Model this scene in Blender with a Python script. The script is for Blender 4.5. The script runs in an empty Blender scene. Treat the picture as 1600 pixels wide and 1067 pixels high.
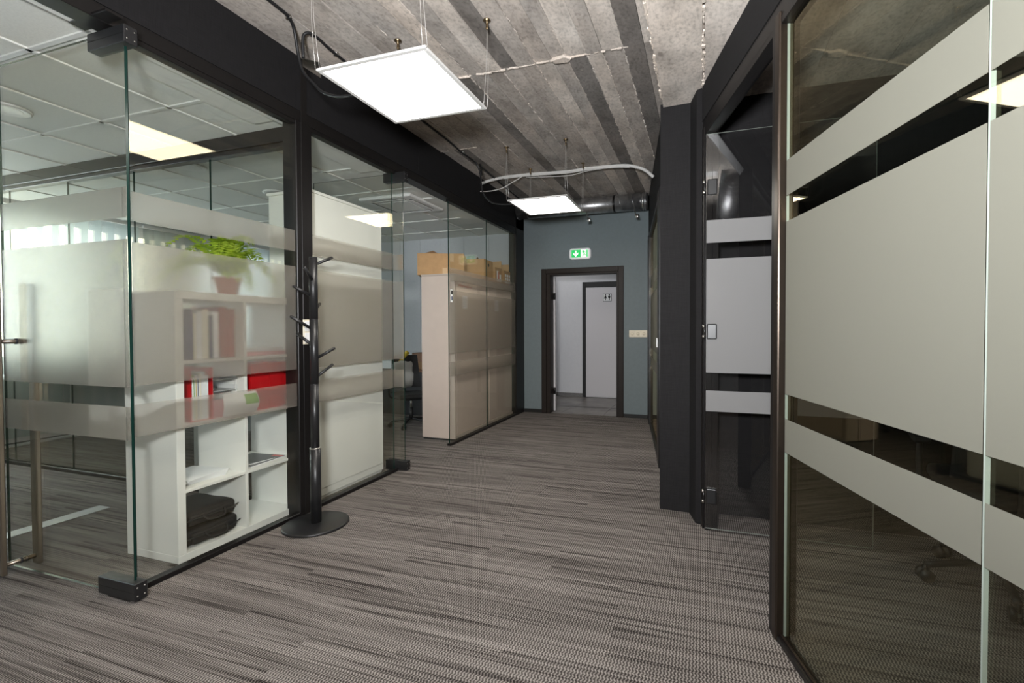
import bpy, bmesh, math, random
from mathutils import Vector, Matrix
random.seed(7)
PI = math.pi
S = bpy.context.scene
COL = S.collection

# ------------------------------------------------------------ camera
H = 1.2
yaw, pitch, roll = 0.310609841, 0.0181962, -0.0021449934
cy, sy = math.cos(yaw), math.sin(yaw)
Mw = Matrix(((cy, sy, 0), (0, 0, -1), (-sy, cy, 0)))
Mp = Matrix(((1, 0, 0), (0, math.cos(pitch), -math.sin(pitch)), (0, math.sin(pitch), math.cos(pitch))))
Mr = Matrix(((math.cos(roll), -math.sin(roll), 0), (math.sin(roll), math.cos(roll), 0), (0, 0, 1)))
A = Mr @ Mp @ Mw
right, down, fwd = Vector(A[0]), Vector(A[1]), Vector(A[2])
cam_d = bpy.data.cameras.new('camera')
cam = bpy.data.objects.new('camera', cam_d)
COL.objects.link(cam)
R3 = Matrix((right, -down, -fwd)).transposed()
cam.matrix_world = Matrix.Translation((0, 0, H)) @ R3.to_4x4()
cam_d.sensor_width = 36
cam_d.lens = 720.44 / 1600 * 36
cam_d.shift_x = -(866.39 - 800) / 1600
cam_d.shift_y = (526.06 - 533.5) / 1600
cam_d.clip_start = 0.05
S.camera = cam

# ------------------------------------------------------------ light
world = bpy.data.worlds.new('world')
S.world = world
world.use_nodes = True
bg = world.node_tree.nodes['Background']
bg.inputs[0].default_value = (0.86, 0.92, 1.0, 1)
bg.inputs[1].default_value = 4.0
S.view_settings.view_transform = 'Standard'
S.view_settings.look = 'None'
S.view_settings.gamma = 1
S.view_settings.exposure = 0.46
S.view_settings.use_curve_mapping = False


def area(name, loc, target, sx, sz, energy, col):
    l = bpy.data.lights.new(name, 'AREA')
    l.shape = 'RECTANGLE'
    l.size = sx
    l.size_y = sz
    l.energy = energy
    l.color = col
    o = bpy.data.objects.new(name, l)
    COL.objects.link(o)
    o.location = loc
    d = Vector(target) - Vector(loc)
    o.rotation_euler = d.to_track_quat('-Z', 'Z').to_euler()
    return o


# daylight through the windows of the left office, and the photographer's bounce flash behind the camera
area('window_daylight', (-7.35, 1.6, 1.5), (-2, 1.6, 1.3), 7.0, 2.2, 640, (0.86, 0.93, 1.0))
flash = bpy.data.lights.new('bounce_flash', 'AREA')
flash.shape = 'DISK'
flash.size = 0.35
flash.energy = 125
flash.color = (0.97, 0.985, 1.0)
fo = bpy.data.objects.new('bounce_flash', flash)
COL.objects.link(fo)
fo.location = (-0.15, -0.35, 1.55)
fo.rotation_euler = (Vector((-0.7, 1.6, 2.9)) - fo.location).to_track_quat('-Z', 'Z').to_euler()
PANEL_STRENGTH = 14.0

# ------------------------------------------------------------ materials
MATS = {}


class NT:
    def __init__(s, name):
        s.m = bpy.data.materials.new(name)
        s.m.use_nodes = True
        s.t = s.m.node_tree
        s.n = s.t.nodes
        s.p = s.n['Principled BSDF']
        MATS[name] = s.m

    def add(s, typ, **kw):
        n = s.n.new(typ)
        for k, v in kw.items():
            setattr(n, k, v)
        return n

    def link(s, a, b):
        s.t.links.new(a, b)

    def math(s, op, a, b=None, c=None):
        n = s.add('ShaderNodeMath', operation=op)
        for i, x in enumerate((a, b, c)):
            if x is None:
                continue
            if isinstance(x, (int, float)):
                n.inputs[i].default_value = x
            else:
                s.link(x, n.inputs[i])
        return n.outputs[0]

    def noise(s, vec, scale, detail=3, rough=0.5, dist=0.0):
        n = s.add('ShaderNodeTexNoise')
        n.inputs['Scale'].default_value = scale
        n.inputs['Detail'].default_value = detail
        n.inputs['Roughness'].default_value = rough
        n.inputs['Distortion'].default_value = dist
        s.link(vec, n.inputs['Vector'])
        return n.outputs['Fac']

    def mapping(s, scale, coord='Object'):
        tc = s.add('ShaderNodeTexCoord')
        mp = s.add('ShaderNodeMapping')
        mp.inputs['Scale'].default_value = scale
        s.link(tc.outputs[coord], mp.inputs['Vector'])
        return mp.outputs[0]

    def ramp(s, fac, stops):
        r = s.add('ShaderNodeValToRGB')
        e = r.color_ramp.elements
        while len(e) < len(stops):
            e.new(0.5)
        for i, (p, c) in enumerate(stops):
            e[i].position = p
            e[i].color = (*c, 1)
        s.link(fac, r.inputs[0])
        return r.outputs[0]

    def mix(s, fac, a, b, blend='MIX'):
        n = s.add('ShaderNodeMix', data_type='RGBA', blend_type=blend)
        for k, x in ((0, fac), (6, a), (7, b)):
            if isinstance(x, (int, float)):
                n.inputs[k].default_value = x
            elif isinstance(x, tuple):
                n.inputs[k].default_value = (*x, 1)
            else:
                s.link(x, n.inputs[k])
        return n.outputs[2]

    def bump(s, height, strength=0.3, dist=0.002):
        b = s.add('ShaderNodeBump')
        b.inputs['Strength'].default_value = strength
        b.inputs['Distance'].default_value = dist
        s.link(height, b.inputs['Height'])
        s.link(b.outputs[0], s.p.inputs['Normal'])


def plain(name, col, rough=0.5, metal=0.0, spec=0.5, grain=0.0, gscale=40, emis=None, trans=0.0):
    t = NT(name)
    t.p.inputs['Base Color'].default_value = (*col, 1)
    t.p.inputs['Roughness'].default_value = rough
    t.p.inputs['Metallic'].default_value = metal
    t.p.inputs['Specular IOR Level'].default_value = spec
    if trans:
        t.p.inputs['Transmission Weight'].default_value = trans
    if grain:
        v = t.mapping((1, 1, 1))
        f = t.noise(v, gscale, 4)
        c = t.ramp(f, [(0.3, tuple(x * (1 - grain) for x in col)), (0.7, tuple(min(1, x * (1 + grain)) for x in col))])
        t.link(c, t.p.inputs['Base Color'])
        t.bump(f, 0.15, 0.001)
    if emis:
        t.p.inputs['Emission Color'].default_value = (*emis[0], 1)
        t.p.inputs['Emission Strength'].default_value = emis[1]
    return t.m


# carpet
t = NT('carpet')
tc = t.add('ShaderNodeTexCoord')
sep = t.add('ShaderNodeSeparateXYZ')
t.link(tc.outputs['Object'], sep.inputs[0])
X, Y = sep.outputs[0], sep.outputs[1]
prow = t.math('FLOOR', t.math('DIVIDE', Y, 0.0833))
seed = t.math('ADD', t.math('MULTIPLY', t.math('FLOOR', t.math('DIVIDE', t.math('ADD', t.math('ADD', X, 20.17), t.math('MULTIPLY', prow, 0.377)), 0.75)), 7.31),
              t.math('MULTIPLY', prow, 3.17))
def streak(sx, sy, off, detail, sd=1.0):
    c = t.add('ShaderNodeCombineXYZ')
    t.link(t.math('MULTIPLY', X, sx), c.inputs[0])
    t.link(t.math('MULTIPLY', Y, sy), c.inputs[1])
    t.link(t.math('ADD', t.math('MULTIPLY', seed, sd), off), c.inputs[2])
    return t.noise(c.outputs[0], 1.0, detail, 0.6)
s1 = streak(0.9, 20, 0, 3, 0.0)
s2 = streak(1.2, 50, 11, 1)
s3 = streak(0.5, 5, 5, 1, 0.0)
# twill weave: short slanted dashes in rows
row = t.math('PINGPONG', t.math('MULTIPLY', Y, 90), 1.0)
wv = t.math('SINE', t.math('MULTIPLY', t.math('ADD', t.math('MULTIPLY', X, 85), t.math('MULTIPLY', row, 0.45)), 6.283))
vr = t.math('SINE', t.math('MULTIPLY', Y, 520))
fine = t.noise(tc.outputs['Object'], 330, 2)
w = t.math('ADD', t.math('MULTIPLY', wv, 0.30), t.math('MULTIPLY', vr, 0.07))
w = t.math('ADD', w, t.math('MULTIPLY', t.math('SUBTRACT', fine, 0.5), 1.5))
v = t.math('ADD', t.math('MULTIPLY', t.math('SUBTRACT', s1, 0.5), 0.75), t.math('MULTIPLY', t.math('MINIMUM', t.math('SUBTRACT', s2, 0.46), 0.02), 1.7))
v = t.math('ADD', v, t.math('MULTIPLY', t.math('SUBTRACT', s3, 0.5), 0.2))
v = t.math('ADD', v, w)
v = t.math('ADD', v, 0.54)
c = t.ramp(v, [(0.0, (0.018, 0.015, 0.014)), (0.33, (0.068, 0.059, 0.054)), (0.62, (0.182, 0.162, 0.150)), (1.0, (0.40, 0.365, 0.34))])
t.link(c, t.p.inputs['Base Color'])
t.p.inputs['Roughness'].default_value = 0.95
t.p.inputs['Specular IOR Level'].default_value = 0.1
t.bump(v, 0.5, 0.002)

# board-marked concrete; tone per board from object info
def concrete(name, base, warm=1.0):
    t = NT(name)
    oi = t.add('ShaderNodeObjectInfo')
    va = t.add('ShaderNodeVectorMath', operation='ADD')
    tc = t.add('ShaderNodeTexCoord')
    sc = t.add('ShaderNodeVectorMath', operation='SCALE')
    cmb = t.add('ShaderNodeCombineXYZ')
    t.link(oi.outputs['Random'], cmb.inputs[0])
    t.link(oi.outputs['Random'], cmb.inputs[1])
    t.link(cmb.outputs[0], sc.inputs[0])
    sc.inputs[3].default_value = 37.0
    t.link(tc.outputs['Object'], va.inputs[0])
    t.link(sc.outputs[0], va.inputs[1])
    def mp(s):
        m = t.add('ShaderNodeMapping')
        m.inputs['Scale'].default_value = s
        t.link(va.outputs[0], m.inputs['Vector'])
        return m.outputs[0]
    grain = t.noise(mp((1, 0.22, 1)), 45, 4, 0.6, 1.2)
    blot = t.noise(mp((1, 0.6, 1)), 4.5, 6, 0.62)
    fine = t.noise(mp((1, .7, 1)), 60, 5)
    hue = t.noise(mp((1, 0.5, 1)), 2.3, 3)
    ca = t.ramp(blot, [(0.28, tuple(x * 0.62 for x in base)), (0.5, base), (0.72, tuple(x * 1.32 for x in base))])
    cb = t.mix(t.math('MULTIPLY', hue, 0.9), ca, (1.16, 0.98, 0.86), 'MULTIPLY')
    g = t.math('ADD', t.math('MULTIPLY', grain, 0.35), t.math('MULTIPLY', fine, 0.65))
    gc = t.ramp(g, [(0.32, (0.66, 0.66, 0.66)), (0.5, (1, 1, 1)), (0.70, (1.16, 1.16, 1.16))])
    cc = t.mix(1.0, cb, gc, 'MULTIPLY')
    # knots and pits
    vo = t.add('ShaderNodeTexVoronoi')
    vo.inputs['Scale'].default_value = 3.2
    t.link(mp((1, 0.7, 1)), vo.inputs['Vector'])
    kn = t.ramp(vo.outputs['Distance'], [(0.0, (0.45, 0.44, 0.43)), (0.035, (0.55, 0.54, 0.53)), (0.06, (1, 1, 1))])
    cd = t.mix(0.8, cc, kn, 'MULTIPLY')
    t.link(cd, t.p.inputs['Base Color'])
    t.p.inputs['Roughness'].default_value = 0.9
    t.p.inputs['Specular IOR Level'].default_value = 0.2
    t.bump(g, 0.35, 0.004)
    return t.m
concrete('concrete', (0.39, 0.38, 0.365))
concrete('concrete_dark', (0.19, 0.187, 0.182))
concrete('concrete_light', (0.54, 0.525, 0.50))
concrete('concrete_crumb', (0.60, 0.57, 0.53))

# black wall fabric
t = NT('black_fabric')
v1 = t.noise(t.mapping((4, 4, 160)), 3, 3)
v2 = t.noise(t.mapping((160, 160, 4)), 3, 3)
f = t.math('MULTIPLY', t.math('ADD', v1, v2), 0.5)
t.link(t.ramp(f, [(0.35, (0.0045, 0.004, 0.0045)), (0.65, (0.013, 0.012, 0.013))]), t.p.inputs['Base Color'])
t.p.inputs['Roughness'].default_value = 0.8
t.p.inputs['Specular IOR Level'].default_value = 0.3
t.bump(f, 0.4, 0.001)

plain('black_metal', (0.007, 0.006, 0.006), 0.38, 0.0, 0.4)
plain('black_powder', (0.014, 0.014, 0.015), 0.36, 0.0, 0.5, 0.15, 300)
plain('black_plastic', (0.012, 0.012, 0.013), 0.45)
plain('white_frame', (0.72, 0.71, 0.69), 0.4)
plain('diffuser', (0.9, 0.9, 0.9), 0.5, emis=((1.0, 0.945, 0.86), PANEL_STRENGTH))
plain('bronze_rail', (.07, .055, .045), .34, .9)
plain('steel', (0.55, 0.53, 0.50), 0.3, 1.0)
plain('brushed_steel', (0.42, 0.36, 0.30), 0.36, 1.0)
plain('dark_ring', (0.03, 0.03, 0.035), 0.4, 0.3)
plain('wire', (0.62, 0.60, 0.57), 0.4, 0.6)
plain('brass', (0.30, 0.22, 0.13), 0.35, 1.0)
plain('white_laminate', (0.84, 0.825, 0.775), 0.42, grain=0.02, gscale=8)
plain('white_laminate_edge', (0.70, 0.70, 0.66), 0.45)
plain('gap_dark', (0.02, 0.02, 0.02), 0.8)
plain('tan_laminate', (0.60, 0.49, 0.42), 0.5, grain=0.02, gscale=10)
plain('tan_edge', (0.50, 0.42, 0.36), 0.5)
plain('tile_white', (0.66, 0.665, 0.63), 0.9, grain=0.05, gscale=120)
plain('grid_white', (0.66, 0.66, 0.63), 0.6)
plain('plaster_white', (0.66, 0.66, 0.68), 0.85, grain=0.02, gscale=30)
plain('plaster_gray', (0.40, 0.41, 0.42), 0.85, grain=0.03, gscale=30)
plain('seam_gray', (0.34, 0.36, 0.38), 0.85)
plain('blue_wall', (0.165, 0.198, 0.210), 0.75, grain=0.04, gscale=25)
plain('door_white', (0.64, 0.62, 0.64), 0.5)
plain('door_frame_brown', (0.016, 0.011, 0.009), 0.5, 0, 0.3, 0.2, 90)
plain('black_trim', (0.008, 0.008, 0.008), 0.5)
plain('ivory_plastic', (0.78, 0.70, 0.55), 0.35)
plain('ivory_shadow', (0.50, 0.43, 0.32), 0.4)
plain('sign_body', (0.80, 0.80, 0.82), 0.35, emis=((1, 1, 1), 0.08))
plain('sign_green', (0.01, 0.42, 0.10), 0.4, emis=((0.01, 0.5, 0.10), 0.6))
plain('sign_white', (0.9, 0.95, 0.9), 0.4, emis=((0.92, 1.0, 0.92), 0.45))
plain('cardboard', (0.46, 0.28, 0.135), 0.85, grain=0.06, gscale=20)
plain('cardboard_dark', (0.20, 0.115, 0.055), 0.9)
plain('tape', (0.55, 0.36, 0.18), 0.3)
plain('paper', (0.82, 0.82, 0.82), 0.7)
plain('paper_cream', (0.80, 0.76, 0.62), 0.7)
plain('paper_pink', (0.72, 0.36, 0.38), 0.7)
plain('red_plastic', (0.52, 0.008, 0.012), 0.4)
plain('red_dark', (0.22, 0.02, 0.02), 0.5)
plain('navy', (0.03, 0.04, 0.10), 0.5)
plain('brown_binder', (0.30, 0.07, 0.045), 0.5)
plain('yellow', (0.62, 0.45, 0.03), 0.6)
plain('green_print', (0.18, 0.38, 0.05), 0.6)
plain('magazine', (0.05, 0.05, 0.055), 0.3)
plain('magazine_red', (0.55, 0.05, 0.04), 0.3)
plain('bag_fabric', (0.010, 0.009, 0.0085), 0.8, grain=0.4, gscale=160)
plain('terracotta', (0.48, 0.16, 0.11), 0.7)
plain('soil', (0.03, 0.02, 0.015), 0.95)
plain('red_ink', (0.72, 0.26, 0.18), 0.7)
plain('chair_mesh', (0.012, 0.012, 0.013), 0.7)
plain('coat_gray', (0.42, 0.42, 0.41), 0.8)
plain('blind_gray', (0.30, 0.32, 0.34), 0.8)
plain('wood_dark', (0.16, 0.075, 0.035), 0.6)
plain('desk_white', (0.52, 0.53, 0.52), 0.5)
plain('floor_strip', (0.42, 0.42, 0.42), 0.4)
plain('black_ink', (0.01, 0.01, 0.01), 0.6)
plain('conduit_white', (0.66, 0.65, 0.63), 0.5)
plain('skirting_gray', (0.16, 0.155, 0.15), 0.6, grain=0.2, gscale=40)

t = NT('blind_slat')
t.p.inputs['Base Color'].default_value = (0.55, 0.60, 0.60, 1)
t.p.inputs['Roughness'].default_value = 0.8
tr = t.add('ShaderNodeBsdfTranslucent')
tr.inputs[0].default_value = (0.46, 0.53, 0.53, 1)
mx = t.add('ShaderNodeMixShader')
mx.inputs[0].default_value = 0.45
t.link(t.p.outputs[0], mx.inputs[1])
t.link(tr.outputs[0], mx.inputs[2])
t.link(mx.outputs[0], t.n['Material Output'].inputs[0])

t = NT('leaf_green')
f = t.noise(t.mapping((1, 1, 1)), 9, 2)
t.link(t.ramp(f, [(0.3, (0.16, 0.30, 0.02)), (0.7, (0.55, 0.62, 0.06))]), t.p.inputs['Base Color'])
t.p.inputs['Roughness'].default_value = 0.5
tr = t.add('ShaderNodeBsdfTranslucent')
tr.inputs[0].default_value = (0.45, 0.65, 0.04, 1)
mx = t.add('ShaderNodeMixShader')
mx.inputs[0].default_value = 0.45
t.link(t.p.outputs[0], mx.inputs[1])
t.link(tr.outputs[0], mx.inputs[2])
t.link(mx.outputs[0], t.n['Material Output'].inputs[0])

# spiral duct steel
t = NT('galvanised')
v = t.mapping((1, 1, 1))
f = t.noise(v, 14, 4)
t.link(t.ramp(f, [(0.3, (0.32, 0.32, 0.33)), (0.7, (0.60, 0.60, 0.60))]), t.p.inputs['Base Color'])
t.p.inputs['Metallic'].default_value = 0.9
t.p.inputs['Roughness'].default_value = 0.34

# gray stone floor tile
t = NT('stone_tile')
f = t.noise(t.mapping((1, 1, 1)), 3.5, 6, 0.65)
t.link(t.ramp(f, [(0.3, (0.10, 0.092, 0.085)), (0.7, (0.28, 0.26, 0.24))]), t.p.inputs['Base Color'])
t.p.inputs['Roughness'].default_value = 0.35

# clear glass: thin sheet with Schlick reflection; solid tint only on the cut edges
def glassmat(name, tint, refl, k=1.0):
    t = NT(name)
    g = t.add('ShaderNodeNewGeometry')
    dp = t.add('ShaderNodeVectorMath', operation='DOT_PRODUCT')
    t.link(g.outputs['Normal'], dp.inputs[0])
    t.link(g.outputs['Incoming'], dp.inputs[1])
    c = t.math('ABSOLUTE', dp.outputs['Value'])
    p = t.math('POWER', t.math('SUBTRACT', 1.0, c), 5.0)
    fac = t.math('MULTIPLY', t.math('ADD', 0.04, t.math('MULTIPLY', p, 0.96)), k)
    a = t.add('ShaderNodeBsdfTransparent')
    a.inputs[0].default_value = (*tint, 1)
    b = t.add('ShaderNodeBsdfGlossy')
    b.inputs['Color'].default_value = (*refl, 1)
    b.inputs['Roughness'].default_value = 0.0
    mx = t.add('ShaderNodeMixShader')
    t.link(fac, mx.inputs[0])
    t.link(a.outputs[0], mx.inputs[1])
    t.link(b.outputs[0], mx.inputs[2])
    t.link(mx.outputs[0], t.n['Material Output'].inputs[0])
    return t.m
glassmat('glass_clear', (0.95, 0.95, 0.95), (0.95, 0.95, 0.95), 1.5)
glassmat('glass', (0.965, 0.975, 0.965), (0.88, 0.77, 0.54), 1.05)
glassmat('glass_tinted', (0.82, 0.85, 0.82), (0.80, 0.70, 0.50), 1.5)
plain('glass_edge', (0.006, 0.028, 0.022), 0.25, 0.0, 0.3)
plain('glass_edge_pale', (0.36, 0.40, 0.36), 0.2, 0.0, 0.4)

# frosted film
def film(name, col, dif, rough):
    t = NT(name)
    d = t.add('ShaderNodeBsdfDiffuse')
    d.inputs[0].default_value = (*col, 1)
    tr = t.add('ShaderNodeBsdfTranslucent')
    tr.inputs[0].default_value = (*col, 1)
    m1 = t.add('ShaderNodeMixShader')
    m1.inputs[0].default_value = 0.35
    t.link(d.outputs[0], m1.inputs[1])
    t.link(tr.outputs[0], m1.inputs[2])
    r = t.add('ShaderNodeBsdfRefraction')
    r.inputs['Color'].default_value = (0.93, 0.925, 0.92, 1)
    r.inputs['IOR'].default_value = 1.33
    r.inputs['Roughness'].default_value = rough
    m2 = t.add('ShaderNodeMixShader')
    m2.inputs[0].default_value = dif
    t.link(r.outputs[0], m2.inputs[1])
    t.link(m1.outputs[0], m2.inputs[2])
    t.link(m2.outputs[0], t.n['Material Output'].inputs[0])
    return t.m
film('frosted_film', (0.64, 0.59, 0.515), 0.18, 0.235)
film('frosted_film_dense', (0.30, 0.294, 0.248), 0.80, 0.45)
film('frosted_film_gray', (0.40, 0.395, 0.395), 0.80, 0.45)


# ------------------------------------------------------------ mesh helpers
class MB:
    def __init__(s):
        s.bm = bmesh.new()
        s.mats = []

    def mi(s, m):
        if m not in s.mats:
            s.mats.append(m)
        return s.mats.index(m)

    def _merge(s, b2, mat, smooth=False):
        i = s.mi(mat)
        for f in b2.faces:
            f.material_index = i
            f.smooth = smooth
        me = bpy.data.meshes.new('tmp')
        b2.to_mesh(me)
        b2.free()
        s.bm.from_mesh(me)
        bpy.data.meshes.remove(me)

    def box(s, x0, x1, y0, y1, z0, z1, mat, bev=0.0, rot=None, piv=None, seg=1):
        b = bmesh.new()
        bmesh.ops.create_cube(b, size=1)
        for v in b.verts:
            v.co = Vector(((x0 + x1) / 2 + v.co.x * (x1 - x0), (y0 + y1) / 2 + v.co.y * (y1 - y0), (z0 + z1) / 2 + v.co.z * (z1 - z0)))
        if bev:
            bmesh.ops.bevel(b, geom=b.edges[:] + b.verts[:], offset=bev, segments=seg, profile=0.5, affect='EDGES')
        if rot is not None:
            p = Vector(piv) if piv is not None else Vector(((x0 + x1) / 2, (y0 + y1) / 2, (z0 + z1) / 2))
            bmesh.ops.rotate(b, verts=b.verts, cent=p, matrix=rot)
        s._merge(b, mat)
        return s

    def cyl(s, p0, p1, r0, mat, r1=None, seg=16, caps=True):
        p0, p1 = Vector(p0), Vector(p1)
        r1 = r0 if r1 is None else r1
        b = bmesh.new()
        bmesh.ops.create_cone(b, cap_ends=caps, segments=seg, radius1=r0, radius2=r1, depth=(p1 - p0).length)
        q = Vector((0, 0, 1)).rotation_difference((p1 - p0).normalized())
        for v in b.verts:
            v.co = q @ v.co + (p0 + p1) / 2
        i = s.mi(mat)
        s._merge(b, mat, True)
        return s

    def lathe(s, prof, c, mat, seg=32, axis='Z', smooth=True):
        b = bmesh.new()
        rings = []
        for r, h in prof:
            ring = []
            for k in range(seg):
                a = 2 * PI * k / seg
                if axis == 'Z':
                    co = (c[0] + r * math.cos(a), c[1] + r * math.sin(a), c[2] + h)
                elif axis == 'X':
                    co = (c[0] + h, c[1] + r * math.cos(a), c[2] + r * math.sin(a))
                else:
                    co = (c[0] + r * math.cos(a), c[1] + h, c[2] + r * math.sin(a))
                ring.append(b.verts.new(co))
            rings.append(ring)
        for a, d in zip(rings, rings[1:]):
            for k in range(seg):
                b.faces.new((a[k], a[(k + 1) % seg], d[(k + 1) % seg], d[k]))
        b.faces.new(rings[0][::-1])
        b.faces.new(rings[-1])
        bmesh.ops.recalc_face_normals(b, faces=b.faces)
        s._merge(b, mat, smooth)
        return s

    def tube(s, pts, r, mat, seg=8, sub=6):
        P = [Vector(p) for p in pts]
        if len(P) > 2 and sub > 1:
            Q = []
            for i in range(len(P) - 1):
                a, b_, c, d = P[max(i - 1, 0)], P[i], P[i + 1], P[min(i + 2, len(P) - 1)]
                for k in range(sub):
                    u = k / sub
                    Q.append(0.5 * ((2 * b_) + (c - a) * u + (2 * a - 5 * b_ + 4 * c - d) * u * u + (-a + 3 * b_ - 3 * c + d) * u ** 3))
            Q.append(P[-1])
            P = Q
        b = bmesh.new()
        rings = []
        n = None
        for i, p in enumerate(P):
            tg = (P[min(i + 1, len(P) - 1)] - P[max(i - 1, 0)]).normalized()
            if n is None:
                n = tg.orthogonal().normalized()
            else:
                n = (n - tg * n.dot(tg))
                n = n.normalized() if n.length > 1e-6 else tg.orthogonal().normalized()
            bn = tg.cross(n)
            rings.append([b.verts.new(p + (n * math.cos(2 * PI * k / seg) + bn * math.sin(2 * PI * k / seg)) * r) for k in range(seg)])
        for a, d in zip(rings, rings[1:]):
            for k in range(seg):
                b.faces.new((a[k], a[(k + 1) % seg], d[(k + 1) % seg], d[k]))
        b.faces.new(rings[0][::-1])
        b.faces.new(rings[-1])
        bmesh.ops.recalc_face_normals(b, faces=b.faces)
        s._merge(b, mat, True)
        return s

    def prism(s, pts, ax, h0, h1, mat, bev=0.0):
        """polygon pts (2-D) extruded along axis ax between h0 and h1"""
        b = bmesh.new()
        def co(u, v, h):
            return {'X': (h, u, v), 'Y': (u, h, v), 'Z': (u, v, h)}[ax]
        A0 = [b.verts.new(co(u, v, h0)) for u, v in pts]
        A1 = [b.verts.new(co(u, v, h1)) for u, v in pts]
        n = len(pts)
        for k in range(n):
            b.faces.new((A0[k], A0[(k + 1) % n], A1[(k + 1) % n], A1[k]))
        b.faces.new(A0[::-1])
        b.faces.new(A1)
        bmesh.ops.recalc_face_normals(b, faces=b.faces)
        if bev:
            bmesh.ops.bevel(b, geom=b.edges[:], offset=bev, segments=1, profile=0.5, affect='EDGES')
        s._merge(b, mat)
        return s

    def quadgrid(s, fn, nu, nv, mat, smooth=True):
        b = bmesh.new()
        G = [[b.verts.new(fn(i / nu, j / nv)) for j in range(nv + 1)] for i in range(nu + 1)]
        for i in range(nu):
            for j in range(nv):
                b.faces.new((G[i][j], G[i + 1][j], G[i + 1][j + 1], G[i][j + 1]))
        s._merge(b, mat, smooth)
        return s

    def build(s, name, parent=None, off=(0, 0, 0), label=None):
        me = bpy.data.meshes.new(name)
        if off != (0, 0, 0):
            bmesh.ops.translate(s.bm, verts=s.bm.verts, vec=Vector(off))
        s.bm.to_mesh(me)
        s.bm.free()
        for m in s.mats:
            me.materials.append(MATS[m])
        o = bpy.data.objects.new(name, me)
        COL.objects.link(o)
        if parent is not None:
            o.parent = parent
        if label:
            o['label'] = label
        return o


def tag(o, label=None, cat=None, group=None, kind=None):
    if label:
        o['label'] = label
    if cat:
        o['category'] = cat
    if group:
        o['group'] = group
    if kind:
        o['kind'] = kind
    return o


def empty(name, loc=(0, 0, 0), rz=0.0, label=None, cat=None, group=None, kind=None):
    o = bpy.data.objects.new(name, None)
    COL.objects.link(o)
    o.location = loc
    o.rotation_euler = (0, 0, rz)
    o.empty_display_size = 0.1
    return tag(o, label, cat, group, kind)


def neg(v):
    return (-v[0], -v[1], -v[2])


def dup(root, loc, rz=None, label=None):
    r = root.copy()
    COL.objects.link(r)
    r.location = loc
    if rz is not None:
        r.rotation_euler = (0, 0, rz)
    if label:
        r['label'] = label
    for ch in list(root.children):
        c = ch.copy()
        COL.objects.link(c)
        c.parent = r
        for g in list(ch.children):
            d = g.copy()
            COL.objects.link(d)
            d.parent = c
    return r


ZC = 2.925      # main ceiling
ZH = 2.50       # glass top, left partition
ZT = 2.55       # tiled ceiling of the left office
YE = 6.18       # end wall
XL = -2.44      # left partition face
XW = -6.82      # window wall

# ============================================================ SHELL
b = MB()
b.box(-7.1, 4.3, -2.9, YE + 0.02, -0.05, 0, 'carpet')
tag(b.build('floor'), kind='structure', label='grey-brown streaked carpet floor')

# corridor concrete ceiling: slab + board-marked strips
ce = empty('ceiling', (0, 0, ZC), kind='structure', label='board-marked raw concrete ceiling of the corridor')
b = MB()
b.box(-2.62, 4.3, -2.9, YE + 0.1, ZC + 0.012, ZC + 0.2, 'concrete_dark')
b.build('slab', ce, (0, 0, -ZC))
xs = [-2.60, -2.45, -2.31, -2.17, -2.05, -1.92, -1.78, -1.64, -1.53, -1.40, -1.285, -1.17, -1.045, -0.93, -0.83, -0.70, -0.60, -0.47, -0.345, -0.2, .1, .4, .8, 1.3, 1.9]
crack_y = 2.86
for i in range(len(xs) - 1):
    x0, x1 = xs[i], xs[i + 1]
    cuts = [-2.88, 0.35 + random.uniform(-.5, .5), crack_y if x0 > -1.7 else (3.98 if x0 < -2.1 else 3.3 + random.uniform(-.4, .4)), YE]
    for j in range(3):
        y0, y1 = cuts[j], cuts[j + 1]
        m = 'concrete'
        r = random.random()
        if (abs(x0 + 0.83) < .02 and j == 2) or (abs(x0 + 0.47) < .02) or (abs(x0 + 1.64) < .01 and j == 2) or (abs(x0 + 1.285) < .01 and j < 2) or (abs(x0 + 2.31) < .01 and j == 2):
            m = 'concrete_dark'
        elif r < 0.18 or (x0 > -0.7 and j < 2):
            m = 'concrete_light'
        dz = random.choice((0, 0.003, 0.006, 0.009))
        g = 0.0015
        b = MB()
        b.box(x0 + g, x1 - g, y0 + g, y1 - g, ZC + dz, ZC + 0.02, m)
        b.build('concrete_board', ce, (0, 0, -ZC))
# ragged mortar ridges: the cross joint and two long seams
def ridge(name, pts, r, parent, off, mat='concrete_crumb'):
    b = MB()
    for i in range(len(pts) - 1):
        p, q = Vector(pts[i]), Vector(pts[i + 1])
        n = max(2, int((q - p).length / 0.035))
        for k in range(n):
            c = p.lerp(q, (k + random.random() * .5) / n)
            if random.random() < .3:
                continue
            s = r * random.uniform(0.4, 1.3)
            l = random.uniform(.012, .028)
            d = (q - p).normalized()
            lx, ly = (l, s) if abs(d.x) > abs(d.y) else (s, l)
            b.box(c.x - lx, c.x + lx, c.y - ly, c.y + ly, c.z - s * .7, c.z + .008, mat, bev=min(s * .35, .003),
                  rot=Matrix.Rotation(random.uniform(-.3, .3), 3, 'Z'))
    return b.build(name, parent, off)
ridge('mortar_ridge', [(-1.60, crack_y, ZC), (-0.43, crack_y, ZC)], .007, ce, (0, 0, -ZC))
ridge('mortar_ridge', [(-2.43, 3.98, ZC), (-2.02, 3.99, ZC)], .005, ce, (0, 0, -ZC))
b = MB()
b.prism([(-.93, crack_y - .02), (-.84, crack_y - .035), (-.80, crack_y), (-.83, crack_y + .03), (-.92, crack_y + .02)], 'Z', ZC - .012, ZC + .01, 'concrete_crumb', .003)
b.build('mortar_lump', ce, (0, 0, -ZC))
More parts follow.
